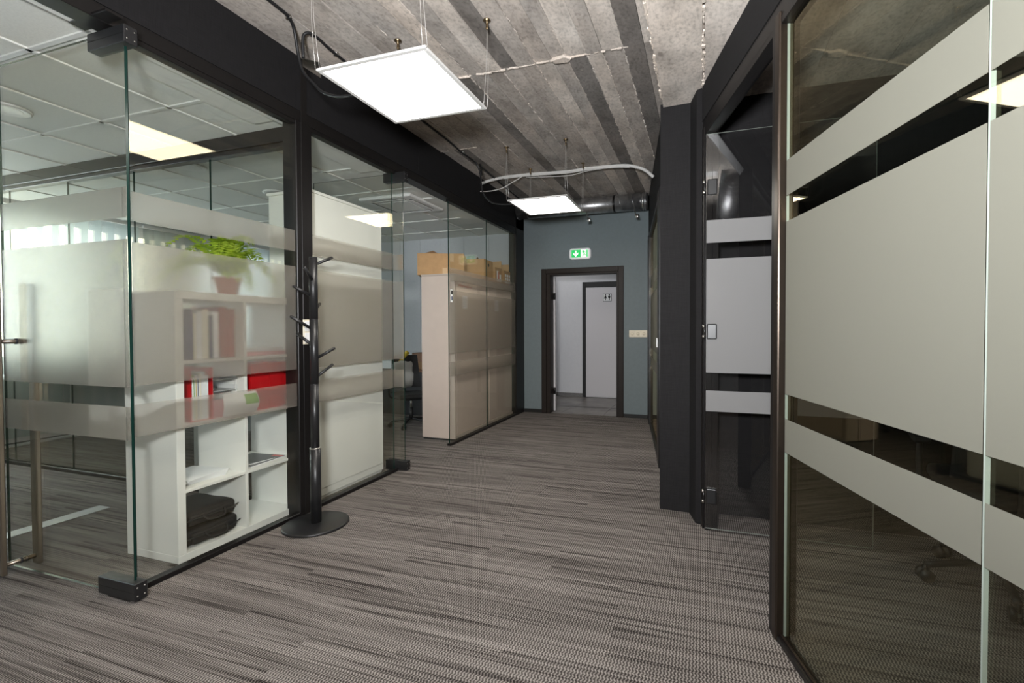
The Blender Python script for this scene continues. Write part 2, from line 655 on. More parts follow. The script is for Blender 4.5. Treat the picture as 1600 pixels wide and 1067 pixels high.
for xr, ya, yb, rr_ in ((-.47, -.5, 5.6, .004), (-.70, .3, 5.6, .0035), (-.83, .8, 5.4, .003), (-1.045, .5, 5.2, .003), (-1.285, 2.9, 5.5, .003), (-1.53, .2, 4.0, .0035), (-1.78, 2.2, 5.5, .003), (-2.05, .4, 5.0, .0025), (-.60, 2.9, 5.8, .003)):
    ridge('mortar_ridge', [(xr, ya, ZC + .004), (xr, yb, ZC + .004)], rr_, ce, (0, 0, -ZC), 'concrete_light')

# lower concrete beam slab over the right side
ZB = 2.64
lb = empty('ceiling_low_beam', (0, 0, ZB), kind='structure', label='lower concrete ceiling slab along the right side')
b = MB()
b.box(-.25, 1.9, 1.2, 3.16, ZB + .012, ZC + .02, 'concrete')
b.build('slab', lb, (0, 0, -ZB))
for x0, x1, m in ((-.25, -.005, 'concrete_light'), (.005, .28, 'concrete_light'), (.28, .60, 'concrete'), (.6, .95, 'concrete'), (.95, 1.9, 'concrete')):
    for y0, y1 in ((1.2, 2.02), (2.02, 3.12)):
        b = MB()
        b.box(x0 + .001, x1 - .001, y0 + .001, y1 - .001, ZB + random.choice((0, .001)), ZB + .02, m)
        b.build('concrete_board', lb, (0, 0, -ZB))
ridge('mortar_ridge', [(-.25, 1.25, ZB), (-.25, 3.0, ZB)], .006, lb, (0, 0, -ZB))
ridge('mortar_ridge', [(0, 1.25, ZB), (0, 2.95, ZB)], .008, lb, (0, 0, -ZB))

# left office: tiled ceiling
cl = empty('ceiling_office', (0, 0, ZT), kind='structure', label='suspended white tile ceiling of the left office')
b = MB()
b.box(-7.0, -2.56, -2.9, YE, ZT + .03, ZT + .06, 'tile_white')
b.build('backing', cl, (0, 0, -ZT))
gx = [-3.09 - .6275 * k for k in range(0, 7)]
gx = [-2.56] + gx
gx[-1] = XW
gy = [1.365 + .61 * k for k in range(-7, 9)]
gy[0] = -2.9
gy[-1] = YE - .02
tile_meshes = {}
for i in range(len(gx) - 1):
    for j in range(len(gy) - 1):
        w_, d_ = gx[i] - gx[i + 1], gy[j + 1] - gy[j]
        key = (round(w_, 3), round(d_, 3))
        if key not in tile_meshes:
            b = MB()
            b.box(-w_ / 2 + .004, w_ / 2 - .004, -d_ / 2 + .004, d_ / 2 - .004, -.006, .03, 'tile_white', bev=.006)
            o = b.build('ceiling_tile', cl)
            tile_meshes[key] = o.data
        else:
            o = bpy.data.objects.new('ceiling_tile', tile_meshes[key])
            COL.objects.link(o)
            o.parent = cl
        o.location = ((gx[i] + gx[i + 1]) / 2, (gy[j] + gy[j + 1]) / 2, .006)
for x in gx[1:-1]:
    b = MB()
    b.box(x - .011, x + .011, -2.9, YE, -.008, .006, 'grid_white')
    b.build('grid_bar', cl)
for y in gy[1:-1]:
    b = MB()
    b.box(XW, -2.57, y - .011, y + .011, -.008, .0055, 'grid_white')
    b.build('grid_bar', cl)

# end wall with doorway
we = empty('wall_end', (0, YE, 0), kind='structure', label='blue-grey painted end wall of the corridor')
b = MB()
x0, x1, zt = -2.09, -1.05, 1.985
b.box(-2.56, x0, YE, YE + .14, 0, ZC, 'blue_wall')
b.box(x1, -.60, YE, YE + .14, 0, ZC, 'blue_wall')
b.box(x0, x1, YE, YE + .14, zt, ZC, 'blue_wall')
b.build('painted_wall', we, (0, -YE, 0))
b = MB()
for a, c in ((-2.55, -2.17), (-1.007, -.68)):
    b.box(a, c, YE - .012, YE, 0, .05, 'black_trim', bev=.003)
o = b.build('baseboard_end', None)
tag(o, kind='structure')
# far office wall (same plane, left of the partition)
wo = empty('wall_office_far', (0, 6.08, 0), kind='structure', label='pale grey panelled far wall of the left office')
px = [-7.0, -6.2, -5.4, -4.9, -4.45, -4.1, -3.75, -3.35, -2.95, -2.56]
for i in range(len(px) - 1):
    b = MB()
    b.box(px[i] + .001, px[i + 1] - .001, 6.08, 6.18, 0, ZT + .05, 'plaster_gray', bev=.0015)
    b.build('wall_panel', wo, (0, -6.08, 0))

# door frame at the end of the corridor
d1 = empty('door_1', (-1.57, YE, 0), kind='structure', label='open doorway in brown frame at the corridor end')
off = (1.57, -YE, 0)
b = MB()
fo_, fi = -2.172, -2.035
b.box(-2.172, -2.10, YE - .022, YE, 0, 2.036, 'door_frame_brown', bev=.004)
b.box(-1.078, -1.007, YE - .022, YE, 0, 2.036, 'door_frame_brown', bev=.004)
b.box(-2.10, -1.078, YE - .022, YE, 1.966, 2.036, 'door_frame_brown', bev=.004)
b.build('architrave', d1, off)
b = MB()
b.box(-2.10, -2.045, YE - .01, YE + .15, 0, 1.966, 'door_frame_brown', bev=.003)
b.box(-1.105, -1.078, YE - .01, YE + .15, 0, 1.966, 'door_frame_brown', bev=.003)
b.box(-2.045, -1.105, YE - .01, YE + .15, 1.945, 1.966, 'door_frame_brown', bev=.003)
b.build('jamb', d1, off)
b = MB()
b.box(-2.90, -2.022, YE + .155, YE + .195, .012, 1.94, 'door_white', bev=.002)
leaf = b.build('door_leaf', d1, off, 'white door leaf standing open')
for z in (.30, 1.66):
    b = MB()
    b.cyl((-2.028, YE + .146, z - .045), (-2.028, YE + .146, z + .045), .011, 'black_metal')
    b.box(-2.047, -2.015, YE + .146, YE + .155, z - .045, z + .045, 'black_metal')
    b.build('hinge', d1, off)

# vestibule behind the doorway
fv = empty('floor_vestibule', (0, 0, 0), kind='structure', label='large grey stone floor tiles beyond the doorway')
b = MB()
b.box(-3.3, 0, YE + .02, 8.1, -.05, -.006, 'gap_dark')
b.build('screed', fv)
for i, xx in enumerate((-3.2, -2.6, -2.0, -1.4, -.8)):
    for j, yy in enumerate((YE + .04, 6.78, 7.38)):
        b = MB()
        b.box(xx + .10 + .002, xx + .70 - .002, yy + .002, min(yy + .6, 7.82) - .002, -.006, .001, 'stone_tile', bev=.001)
        b.build('floor_tile', fv)
wv_ = empty('wall_vestibule', (0, 7.82, 0), kind='structure', label='white wall beyond the doorway')
b = MB()
b.box(-3.3, 0, 7.83, 7.95, 0, 2.75, 'plaster_white')
b.build('painted_wall', wv_, (0, -7.82, 0))
b = MB()
b.box(-3.42, -3.3, YE + .14, 7.9, 0, 2.75, 'plaster_white')
b.box(-.12, 0, YE + .14, 7.9, 0, 2.75, 'plaster_white')
b.build('side_wall', wv_, (0, -7.82, 0))
b = MB()
b.box(-3.3, 0, YE + .14, 7.9, 2.7, 2.8, 'plaster_white')
tag(b.build('ceiling_vestibule'), kind='structure')
b = MB()
b.box(-3.3, -1.985, 7.815, 7.83, 0.001, .062, 'skirting_gray')
tag(b.build('baseboard_vestibule'), kind='structure')
d2 = empty('door_2', (-1.45, 7.82, 0), kind='structure', label='white toilet door with black frame beyond the doorway')
off = (1.45, -7.82, 0)
b = MB()
b.box(-1.99, -1.935, 7.79, 7.83, 0, 2.00, 'black_trim', bev=.003)
b.box(-.95, -.90, 7.79, 7.83, 0, 2.00, 'black_trim', bev=.003)
b.box(-1.935, -.95, 7.79, 7.83, 1.905, 2.00, 'black_trim', bev=.003)
b.build('frame', d2, off)
b = MB()
b.box(-1.93, -.955, 7.80, 7.83, .01, 1.90, 'door_white', bev=.002)
lf = b.build('door_leaf', d2, off)
b = MB()
b.box(-1.622, -1.478, 7.793, 7.80, 1.66, 1.79, 'black_ink', bev=.002)
b.box(-1.616, -1.484, 7.7915, 7.795, 1.666, 1.784, 'paper', bev=.001)
# two figures: woman and man
for cx, skirt in ((-1.583, True), (-1.518, False)):
    b.lathe([(0.001, -.002), (.012, -.002), (.012, .002), (0.001, .002)], (cx, 7.790, 1.768), 'black_ink', 12, 'Y')
    if skirt:
        b.prism([(cx - .009, 1.754), (cx + .009, 1.754), (cx + .026, 1.708), (cx - .026, 1.708)], 'Y', 7.788, 7.792, 'black_ink')
    else:
        b.prism([(cx - .022, 1.754), (cx + .022, 1.754), (cx + .013, 1.708), (cx - .013, 1.708)], 'Y', 7.788, 7.792, 'black_ink')
    b.box(cx - .008, cx - .001, 7.788, 7.792, 1.678, 1.709, 'black_ink')
    b.box(cx + .001, cx + .008, 7.788, 7.792, 1.678, 1.709, 'black_ink')
b.build('toilet_pictogram', lf, off, 'white square plate with two black figures')
# vestibule lamp
lp = empty('ceiling_lamp', (-2.3, 7.1, 2.70), label='round flat ceiling lamp of the vestibule', cat='lamp')
b = MB()
b.lathe([(.15, -.03), (.17, -.025), (.17, 0)], (0, 0, 0), 'white_frame')
b.build('housing', lp)
plain('lamp_glow', (.9, .9, .9), .5, emis=((1, .97, .93), 16))
b = MB()
b.lathe([(.001, -.036), (.145, -.034), (.145, -.03)], (0, 0, 0), 'lamp_glow')
b.build('diffuser', lp)

# back of the corridor (behind the camera)
b = MB()
b.box(-2.56, 1.62, -2.9, -2.8, 0, ZC, 'plaster_gray')
tag(b.build('wall_back'), kind='structure')
b = MB()
b.box(-7.0, -2.57, -2.9, -2.8, 0, ZT + .05, 'plaster_white')
tag(b.build('wall_office_back'), kind='structure')

# ============================================================ GLAZED PARTITION HELPERS
BANDS = [(.708, .856), (.943, 1.595), (1.690, 1.823)]


def pane(parent, u0, u1, z0, z1, plane, at, mat='glass', edge='glass_edge', filmmat='frosted_film', side=1, bands=BANDS, thick=.010, name='glass_pane', f0=0, f1=0):
    """glass sheet in plane 'X' (constant x, u=y) or 'Y' (constant y, u=x); film on +side face"""
    h = thick / 2
    bm_ = bmesh.new()
    b = MB()
    if plane == 'X':
        b.box(at - h, at + h, u0, u1, z0, z1, mat)
    else:
        b.box(u0, u1, at - h, at + h, z0, z1, mat)
    ei = b.mi(edge)
    ax = 0 if plane == 'X' else 1
    b.bm.faces.ensure_lookup_table()
    b.bm.normal_update()
    for f in b.bm.faces:
        if abs(f.normal[ax]) < .5:
            f.material_index = ei
    o = b.build(name, parent)
    for za, zb in bands:
        b = MB()
        p, q = at + side * h, at + side * (h + .0012)
        lo, hi = min(p, q), max(p, q)
        if plane == 'X':
            b.box(lo + .0002 * (side > 0), hi, u0 + .002 + f0, u1 - .002 - f1, za, zb, filmmat)
        else:
            b.box(u0 + .002 + f0, u1 - .002 - f1, lo + .0002 * (side > 0), hi, za, zb, filmmat)
        b.build('frosted_band', o)
    return o


def clamp(parent, x0, x1, y0, y1, z0, z1, name='patch_fitting'):
    b = MB()
    b.box(x0, x1, y0, y1, z0, z1, 'black_powder', bev=.003)
    b.box(x0 + .002, x1 - .002, y0 - .001, y1 + .001, (z0 + z1) / 2 - .001, (z0 + z1) / 2 + .001, 'black_metal')
    o = b.build(name, parent)
    b = MB()
    for z in (z0 + .02, z1 - .02):
        b.lathe([(.001, 0), (.0035, 0), (.0035, .001), (.001, .0015)], (x1 - .0005, (y0 + y1) / 2 + .014, z), 'steel', 10, 'X')
        b.lathe([(.001, 0), (.0035, 0), (.0035, .001), (.001, .0015)], (x1 - .0005, (y0 + y1) / 2 - .014, z), 'steel', 10, 'X')
    b.build('screw', o)
    return o


# ============================================================ LEFT PARTITION
wl = empty('wall_left', (XL, 0, 0), kind='structure', label='glazed black-framed partition on the left of the corridor')
# header: fabric bulkhead with shinier frame strip under it
fabric_cuts = [-2.9, -1.0, .9, 2.287, 2.41, 3.6, 4.9, YE]
for i in range(len(fabric_cuts) - 1):
    b = MB()
    b.box(-.12, -.001 if i == 3 else 0, fabric_cuts[i] + .0007, fabric_cuts[i + 1] - .0007, 2.585, ZC + .01, 'black_fabric')
    b.build('fabric_panel', wl)
b = MB()
b.box(-.11, -.004, -2.9, YE, 2.515, 2.585, 'black_metal', bev=.002)
b.build('header_rail', wl)
for y0, y1 in ((1.39, 2.287), (2.41, 3.275), (4.14, 5.9), (-2.9, .36)):
    b = MB()
    b.box(-.045, 0, y0, y1, 0, .026, 'black_metal', bev=.002)
    b.build('bottom_rail', wl)
    b = MB()
    b.box(-.045, -.006, y0, y1, 2.490, 2.515, 'black_metal', bev=.002)
    b.build('top_rail', wl)
    b = MB()
    b.box(-.35, -.11, y0, y1, 2.535, 2.548, 'grid_white')
    b.build('wall_angle', wl)
b = MB()
b.box(-.15, -.11, -2.9, YE, 2.52, 2.55, 'grid_white')
b.build('wall_angle', wl)
# posts
def post(y0, y1, name='post'):
    b = MB()
    b.box(-.11, 0.0, y0, y1, 0, 2.515, 'black_metal', bev=.003)
    b.box(-.11, .002, y0 + .038, y1 - .038, 0, ZC, 'black_metal', bev=.001)
    b.build(name, wl)
post(2.287, 2.41)
b = MB()
b.box(-.11, 0.0, 5.885, YE, 0, ZC, 'black_metal', bev=.003)
b.build('post', wl)
b = MB()
b.box(-.09, 0.0, .30, .36, 0, 2.515, 'black_metal', bev=.003)
b.build('post', wl)
gxl = -.022
pane(wl, 1.405, 2.289, .02, 2.50, 'X', gxl, edge='glass_edge')
pane(wl, 2.408, 3.255, .02, 2.50, 'X', gxl)
pane(wl, 4.145, 5.012, .02, 2.50, 'X', gxl)
pane(wl, 5.016, 5.89, .02, 2.50, 'X', gxl)
pane(wl, -.70, .30, .02, 2.50, 'X', gxl)
pane(wl, -1.75, -.705, .02, 2.50, 'X', gxl)
pane(wl, -2.8, -1.755, .02, 2.50, 'X', gxl)
# small round top spacer beside the first pane
b = MB()
b.cyl((-.004, 1.412, 2.485), (.006, 1.412, 2.485), .012, 'black_metal')
b.build('glass_stud', wl)
# light switch on the post
b = MB()
b.box(.002, .010, 2.318, 2.40, 1.10, 1.26, 'ivory_plastic', bev=.002)
b.box(.010, .014, 2.326, 2.392, 1.185, 1.25, 'paper', bev=.001)
b.box(.010, .014, 2.326, 2.392, 1.11, 1.175, 'paper', bev=.001)
sw = b.build('light_switch', None, (XL, 0, 0))
tag(sw, 'white double light switch on the black post behind the coat rack', 'light switch')

# first glass door, open inward beside the first pane
d3 = empty('door_3', (-2.40, 1.36, 0), kind='structure', label='open glass door leaf with tall steel handle, front left')
pane(d3, -.935, .008, .012, 2.505, 'Y', 0, side=-1)
clamp(d3, -.20, .045, -.026, .026, 2.430, 2.507)
clamp(d3, -.20, .045, -.026, .026, .008, .085)
b = MB()
b.box(-.14, .0, -.02, .02, 0, .008, 'black_metal')
b.build('floor_pivot', d3)
b = MB()
b.box(-.20, .05, -.09, -.03, 2.517, 2.53, 'black_metal', bev=.002)
b.build('door_closer', d3)
b = MB()
b.box(-.845, -.795, .042, .062, 0.012, 1.43, 'brushed_steel', bev=.004)
b.build('handle_bar', d3, label='flat brushed steel pull bar behind the glass')
b = MB()
b.box(-.845, -.795, -.085, -.065, 0.012, 1.43, 'brushed_steel', bev=.004)
b.build('handle_bar', d3, label='flat brushed steel pull bar in front of the glass')
for z in (.055, 1.142):
    b = MB()
    b.cyl((-.82, -.066, z), (-.82, .043, z), .011, 'brushed_steel')
    b.cyl((-.82, -.013, z), (-.82, -.006, z), .015, 'dark_ring')
    b.cyl((-.82, .006, z), (-.82, .013, z), .015, 'dark_ring')
    b.build('handle_bracket', d3)

# second glass door, open inward
d4 = empty('door_4', (-2.40, 3.31, 0), kind='structure', label='open glass door leaf between the two left openings')
pane(d4, -.935, .008, .012, 2.505, 'Y', 0, side=-1)
clamp(d4, -.17, .04, -.026, .026, 2.430, 2.507)
clamp(d4, -.17, .04, -.026, .026, .008, .085)

# cross partition inside the left office
wp = empty('wall_office_cross', (-2.56, 2.44, 0), kind='structure', label='black-framed glass cross partition inside the left office')
off = (2.56, -2.44, 0)
b = MB()
b.box(XW, -2.56, 2.395, 2.485, 2.455, 2.55, 'black_metal', bev=.004)
b.box(XW, -2.56, 2.41, 2.47, 2.425, 2.455, 'black_metal', bev=.004)
b.build('top_rail', wp, off)
b = MB()
b.box(XW, -2.56, 2.41, 2.47, 0, .03, 'black_metal', bev=.002)
b.build('bottom_rail', wp, off)
xs2 = [-2.56, -3.40, -4.22, -5.035, -5.853, XW]
for i in range(5):
    pane(wp, xs2[i + 1] + 2.56 + .002, xs2[i] + 2.56 - .002, .03, 2.43, 'Y', 0, bands=[])

# window wall
ww = empty('wall_window', (XW, 0, 0), kind='structure', label='window wall of the left office')
b = MB()
for y0, y1, z0, z1 in ((-2.9, YE, 0, .85), (-2.9, YE, 2.46, ZT + .1), (-2.9, -1.6, .85, 2.46), (4.0, 4.95, .85, 2.46), (5.9, YE, .85, 2.46), (1.0, 1.35, .85, 2.46)):
    b.box(-.30, -.12, y0, y1, z0, z1, 'plaster_white')
b.build('painted_wall', ww)
for n, (y0, y1) in enumerate(((-1.6, 1.0), (1.35, 4.0), (4.95, 5.9))):
    w1 = empty('window_%d' % (n + 1), (XW, y0, 0), kind='structure', label='bright office window behind vertical blinds')
    b = MB()
    for a, c, z0, z1 in ((0, .06, .85, 2.46), (y1 - y0 - .06, y1 - y0, .85, 2.46), (0, y1 - y0, .85, .91), (0, y1 - y0, 2.40, 2.46), ((y1 - y0) / 2 - .03, (y1 - y0) / 2 + .03, .9, 2.41)):
        b.box(-.26, -.19, a, c, z0, z1, 'white_frame')
    b.build('window_frame', w1)
    b = MB()
    b.box(-.228, -.222, .05, y1 - y0 - .05, .9, 2.41, 'glass')
    b.build('window_pane', w1)
# vertical blinds
def blind(name, y0, y1, step, ang, mat, label, width=.11):
    e = empty(name, (XW - .05, y0, 0), label=label, cat='blind')
    b = MB()
    b.box(-.02, .02, 0, y1 - y0, 2.505, 2.54, 'white_frame', bev=.003)
    b.build('head_rail', e)
    n = int((y1 - y0) / step)
    me = None
    for k in range(n):
        if me is None:
            b = MB()
            b.quadgrid(lambda u, v: ((u - .5) * width * math.sin(ang), (u - .5) * width * math.cos(ang) + 0, .06 + v * 2.44) if False else
                       (math.sin(ang) * (u - .5) * width + math.cos(ang) * .008 * (1 - (2 * u - 1) ** 2), math.cos(ang) * (u - .5) * width - math.sin(ang) * .008 * (1 - (2 * u - 1) ** 2), .06 + v * 2.44), 4, 1, mat)
            o = b.build('slat', e)
            me = o.data
        else:
            o = bpy.data.objects.new('slat', me)
            COL.objects.link(o)
            o.parent = e
        o.location = (0, step * (k + .5), 0)
    return e
blind('vertical_blind', -1.7, 4.04, .127, .42, 'blind_slat', 'white translucent vertical blind with bright gaps, nearest window section')
blind('vertical_blind', 4.06, 4.94, .127, .05, 'blind_gray', 'closed grey vertical blind in the middle of the window wall', .124)
blind('vertical_blind', 4.96, 6.02, .127, .10, 'blind_slat', 'pale blue vertical blind at the far end of the window wall', .126)

# ============================================================ RIGHT PARTITION (turned 15.87 deg)
RZ = math.radians(15.87)
RO = (-.006, 2.91, 0)
wr = empty('wall_right', RO, RZ, kind='structure', label='angled black-framed glazed partition on the right')
HG = 2.335
b = MB()
b.box(.0, .09, -6.0, -1.8, 2.43, ZC, 'black_fabric')
b.box(.0, .09, -1.8, .0, 2.43, ZB + .01, 'black_fabric')
b.build('fabric_panel', wr)
b = MB()
b.box(.004, .085, -6.0, .0, HG + .02, 2.43, 'black_metal', bev=.002)
b.build('header_rail', wr)
b = MB()
b.box(0.0, .09, -.035, .0, 0, HG + .05, 'black_metal', bev=.003)
b.box(.012, .05, -.05, -.02, 0, HG + .05, 'black_metal', bev=.003)
b.build('door_jamb', wr)
b = MB()
b.box(.0, .09, -.995, -.956, 0, HG + .05, 'black_metal', bev=.003)
b.build('post', wr)
b = MB()
b.box(-.006, .05, -1.03, -.990, 0, HG + .05, 'bronze_rail', bev=.006, seg=2)
b.build('post_trim', wr)
b = MB()
b.box(.004, .06, -.99, -.035, HG, HG + .03, 'black_metal', bev=.002)
b.build('door_head', wr)
b = MB()
b.box(0, .05, -6.0, -1.02, HG, HG + .03, 'black_metal', bev=.002)
b.build('top_rail', wr)
b = MB()
b.box(.0, .04, -6.0, -.99, 0, .022, 'black_metal', bev=.002)
b.box(.012, .022, -6.0, -1.02, .022, .030, 'bronze_rail', bev=.002)
b.build('bottom_rail', wr)
rj = [-1.03, -1.872, -2.80, -3.75, -4.7, -5.9]
RB = [(.730, .856), (.950, 1.598), (1.695, 1.826)]
for i in range(5):
    pane(wr, rj[i + 1] + .002, rj[i] - .002, .02, HG + .01, 'X', .028, 'glass_tinted', 'glass_edge_pale', 'frosted_film_dense', side=-1, bands=RB)

# pillar
b = MB()
c_, s_ = math.cos(RZ), math.sin(RZ)
b.prism([(-.267, 3.11), (-.078, 3.10), (-.038, 2.948), (-.006, 2.93), (.08, 2.95), (.06, 3.14), (-.267, 3.35)], 'Z', 0, ZB + .02, 'black_fabric')
o = b.build('pillar', None)
tag(o, kind='structure', label='black fabric-covered pillar on the right')

# right glass door, open into the dark room
d5 = empty('door_5', (.012, 2.85, 0), kind='structure', label='open glass door leaf of the right room')
pane(d5, .004, .86, .018, 2.328, 'Y', 0, 'glass_clear', 'glass_edge_pale', 'frosted_film_gray', side=-1,
     bands=[(.712, .833), (.938, 1.603), (1.696, 1.827)], f0=.002)
def hinge(z, full=True):
    b = MB()
    b.box(.012, .068, -.013, .013, z - .045, z + .045, 'black_powder', bev=.006, seg=2)
    b.cyl((-.002, -.008, z - .04), (-.002, -.008, z + .04), .007, 'black_metal')
    for dz in (-.03, .03):
        b.cyl((-.006, -.010, z + dz - .008), (-.006, -.010, z + dz + .008), .0085, 'steel', seg=10)
    b.build('hinge', d5)
for z in (.21, 1.18, 2.02):
    hinge(z)

# dark room on the right
b = MB()
b.box(-.02, 4.2, 3.14, 3.22, 0, ZB + .02, 'black_fabric')
tag(b.build('wall_room_far'), kind='structure', label='black fabric wall inside the right room')
b = MB()
b.box(4.1, 4.2, -2.9, 3.2, 0, ZC, 'black_fabric')
b.box(1.66, 4.2, -2.9, -2.8, 0, ZC, 'black_fabric')
tag(b.build('wall_room_side'), kind='structure')

# far right black wall with glazing
FA = math.atan2(.156, 1)
wf = empty('wall_right_far', (-.25, 3.42, 0), FA, kind='structure', label='black wall and glazing on the far right of the corridor')
Lf = (YE - 3.42) / math.cos(FA)
b = MB()
b.box(0, .1, -.12, .60, 0, ZC + .01, 'black_fabric')
b.box(0, .1, .60, Lf + .02, 2.36, ZC + .01, 'black_fabric')
b.build('fabric_panel', wf)
def fpost(y0, y1, name='post'):
    b = MB()
    b.box(-.012, .09, y0, y1, 0, 2.40, 'black_metal', bev=.003)
    b.build(name, wf)
fpost(.60, .84, 'post')
fpost(2.46, 2.50, 'post')
fpost(Lf - .10, Lf, 'post')
b = MB()
b.box(-.006, .06, .60, Lf, 2.33, 2.38, 'black_metal', bev=.002)
b.build('top_rail', wf)
b = MB()
b.box(-.006, .06, .60, Lf, 0, .026, 'black_metal', bev=.002)
b.build('bottom_rail', wf)
pane(wf, .84, Lf - .10, .026, 2.34, 'X', .02, 'glass_tinted', 'glass_edge_pale', 'frosted_film_dense', side=-1, bands=RB)
b = MB()
b.box(-.018, -.012, .80, .835, 1.03, 1.11, 'steel', bev=.001)
b.build('lock_plate', wf)
b = MB()
b.box(1.0, 1.1, 3.2, YE + .1, 0, ZC, 'black_fabric')
b.box(-.60, 1.1, YE + .06, YE + .16, 0, ZC, 'black_fabric')
tag(b.build('wall_room_far_side'), kind='structure')

# ============================================================ PANEL LIGHTS
def panel(name, x0, y0, label, hooks):
    L = .595
    zb = 2.42
    e = empty(name, (x0 + L / 2, y0 + L / 2, zb), label=label, cat='ceiling light', group='suspended square LED panels in the corridor')
    b = MB()
    h = L / 2
    fr = .021
    for a in ((-h, h, -h, -h + fr), (-h, h, h - fr, h), (-h, -h + fr, -h + fr, h - fr), (h - fr, h, -h + fr, h - fr)):
        b.box(a[0], a[1], a[2], a[3], 0, .012, 'white_frame', bev=.001)
    b.box(-h + fr, h - fr, -h + fr, h - fr, .008, .012, 'white_frame')
    b.build('frame', e)
    b = MB()
    b.box(-h + fr, h - fr, -h + fr, h - fr, .002, .0075, 'diffuser')
    b.build('diffuser', e)
    b = MB()
    b.box(-.15, .15, .02, .10, .012, .04, 'white_frame', bev=.003)
    b.build('driver_box', e)
    for sx in (-1, 1):
        for sy_ in (-1, 1):
            cx, cy_ = sx * (h - .004), sy_ * (h - .004)
            w = 0.012
            b = MB()
            tx, ty = cx + sx * .0, cy_ + .05 * (1 if sy_ > 0 else -1) * .5
            top = ZC - zb - .045
            b.tube([(cx - w, cy_, .012), (tx - w * .6, ty, top * .5), (tx, ty, top)], .0012, 'wire', 6, 2)
            b.tube([(cx - w, cy_, .012), (cx - w * .5, cy_, .002), (cx + w * .5, cy_, .002), (cx + w, cy_, .012)], .0012, 'wire', 6, 3)
            b.tube([(cx + w, cy_, .012), (tx + w * .6, ty, top * .5), (tx, ty, top)], .0012, 'wire', 6, 2)
            b.build('suspension_wire', e)
            b = MB()
            b.lathe([(.02, .045), (.022, .040), (.008, .036), (.006, .005), (.009, .0), (.005, -.010)], (tx, ty, top), 'brass', 12)
            b.build('ceiling_hook', e)
    return e
panel('panel_light', -1.745, 1.755, 'nearest bright square LED panel hung on wires from the concrete ceiling', None)
panel('panel_light', -1.785, 4.09, 'second bright square LED panel hung in front of the blue end wall', None)
panel('panel_light', -1.745, -1.1, 'square LED panel behind the camera', None)

b = MB()
b.prism([(-2.435, 2.33), (-2.36, 2.40), (-2.435, 2.50)], 'Z', ZC - .006, ZC - .001, 'steel')
b.prism([(2.34, ZC - .05), (2.49, ZC - .05), (2.49, ZC - .006), (2.34, ZC - .006)], 'X', -2.439, -2.434, 'steel')
b.cyl((-2.405, 2.41, ZC - .014), (-2.405, 2.41, ZC - .006), .007, 'steel', seg=6)
tag(b.build('angle_bracket'), 'small galvanised angle bracket fixing the black bulkhead to the concrete ceiling', 'bracket')
# ============================================================ CABLES AND DUCT
def cable(name, pts, r, mat, label, clips=(), cat='cable', extra=None):
    base = Vector(pts[0])
    e = empty(name, base, label=label, cat=cat)
    b = MB()
    b.tube([Vector(p) - base for p in pts], r, mat, 8, 5)
    b.build('conduit', e)
    if extra:
        for ex, rr, mm in extra:
            b = MB()
            b.tube([Vector(p) - base for p in ex], rr, mm, 6, 5)
            b.build('thin_cable', e)
    for c in clips:
        p = Vector(c) - base
        b = MB()
        b.lathe([(.014, .0), (.016, .006), (.016, .012), (.006, .016)], (p.x, p.y, p.z - .008), 'steel', 10)
        b.box(p.x - .018, p.x + .018, p.y - .006, p.y + .006, p.z - .016, p.z - .008, 'steel', bev=.002)
        b.build('clip', e)
    return e
zc = ZC - .012
cable('cable_conduit', [(-2.10, -.6, zc), (-2.13, 1.0, zc), (-2.157, 1.88, zc), (-2.175, 2.00, zc), (-2.20, 2.06, zc - .03), (-2.215, 2.10, zc - .14), (-2.195, 2.11, zc - .23), (-2.13, 2.12, 2.607),
                        (-2.06, 2.12, 2.545), (-1.95, 2.11, 2.50), (-1.80, 2.09, 2.475), (-1.62, 2.09, 2.45)], .0085, 'black_plastic',
      'black cable conduit looping from the ceiling down to the nearest panel light', [(-2.177, 2.0, ZC)])
cable('cable_conduit', [(-2.215, 2.135, zc - .14), (-2.20, 2.12, zc - .03), (-2.175, 2.14, zc), (-2.165, 2.20, zc), (-2.185, 2.36, zc), (-2.20, 2.9, zc), (-2.215, 3.7, zc), (-2.238, 4.0, zc)], .0085, 'black_plastic',
      'black cable conduit clipped along the concrete ceiling above the nearest panel', [(-2.17, 2.16, ZC), (-2.187, 2.36, ZC), (-2.21, 3.2, ZC)])
cable('cable_conduit', [(-2.238, 4.0, zc), (-2.235, 4.18, zc), (-2.20, 4.27, 2.88), (-2.175, 4.3, 2.78), (-2.15, 4.3, 2.60), (-2.06, 4.3, 2.49), (-1.94, 4.3, 2.455), (-1.80, 4.32, 2.45), (-1.64, 4.42, 2.45)], .0085, 'black_plastic',
      'black cable loop dropping to the far panel light', [(-2.238, 4.05, ZC)])
cable('cable_conduit', [(-2.175, 4.33, 2.78), (-2.20, 4.36, 2.89), (-2.235, 4.42, zc), (-2.26, 4.8, zc), (-2.30, 5.42, zc), (-2.30, 5.95, zc)], .0085, 'black_plastic',
      'black cable conduit clipped to the ceiling beyond the far panel', [(-2.24, 4.45, ZC), (-2.28, 5.0, ZC), (-2.30, 5.42, ZC)])
k_ = .965
def at5(lst, y=4.84):
    return [(x * y / 5.0, y, 1.2 + (z - 1.2) * y / 5.0) for x, z in lst]
wc = at5([(-2.50, 2.93 - .07), (-2.749 + .04, 2.836)][1:] + [(-2.492, 2.934), (-2.227, 2.972), (-1.945, 2.975), (-1.453, 2.958), (-1.21, 2.968), (-.9, 2.962), (-.751, 2.946), (-.60, 2.89), (-.50, 2.80)])
wc2 = [(x, y - .012, z - .018) for x, y, z in wc[2:8]]
th1 = at5([(-2.663, 2.85), (-2.50, 2.832), (-2.368, 2.829), (-2.24, 2.85), (-2.121, 2.90), (-2.001, 2.955)], 4.82)
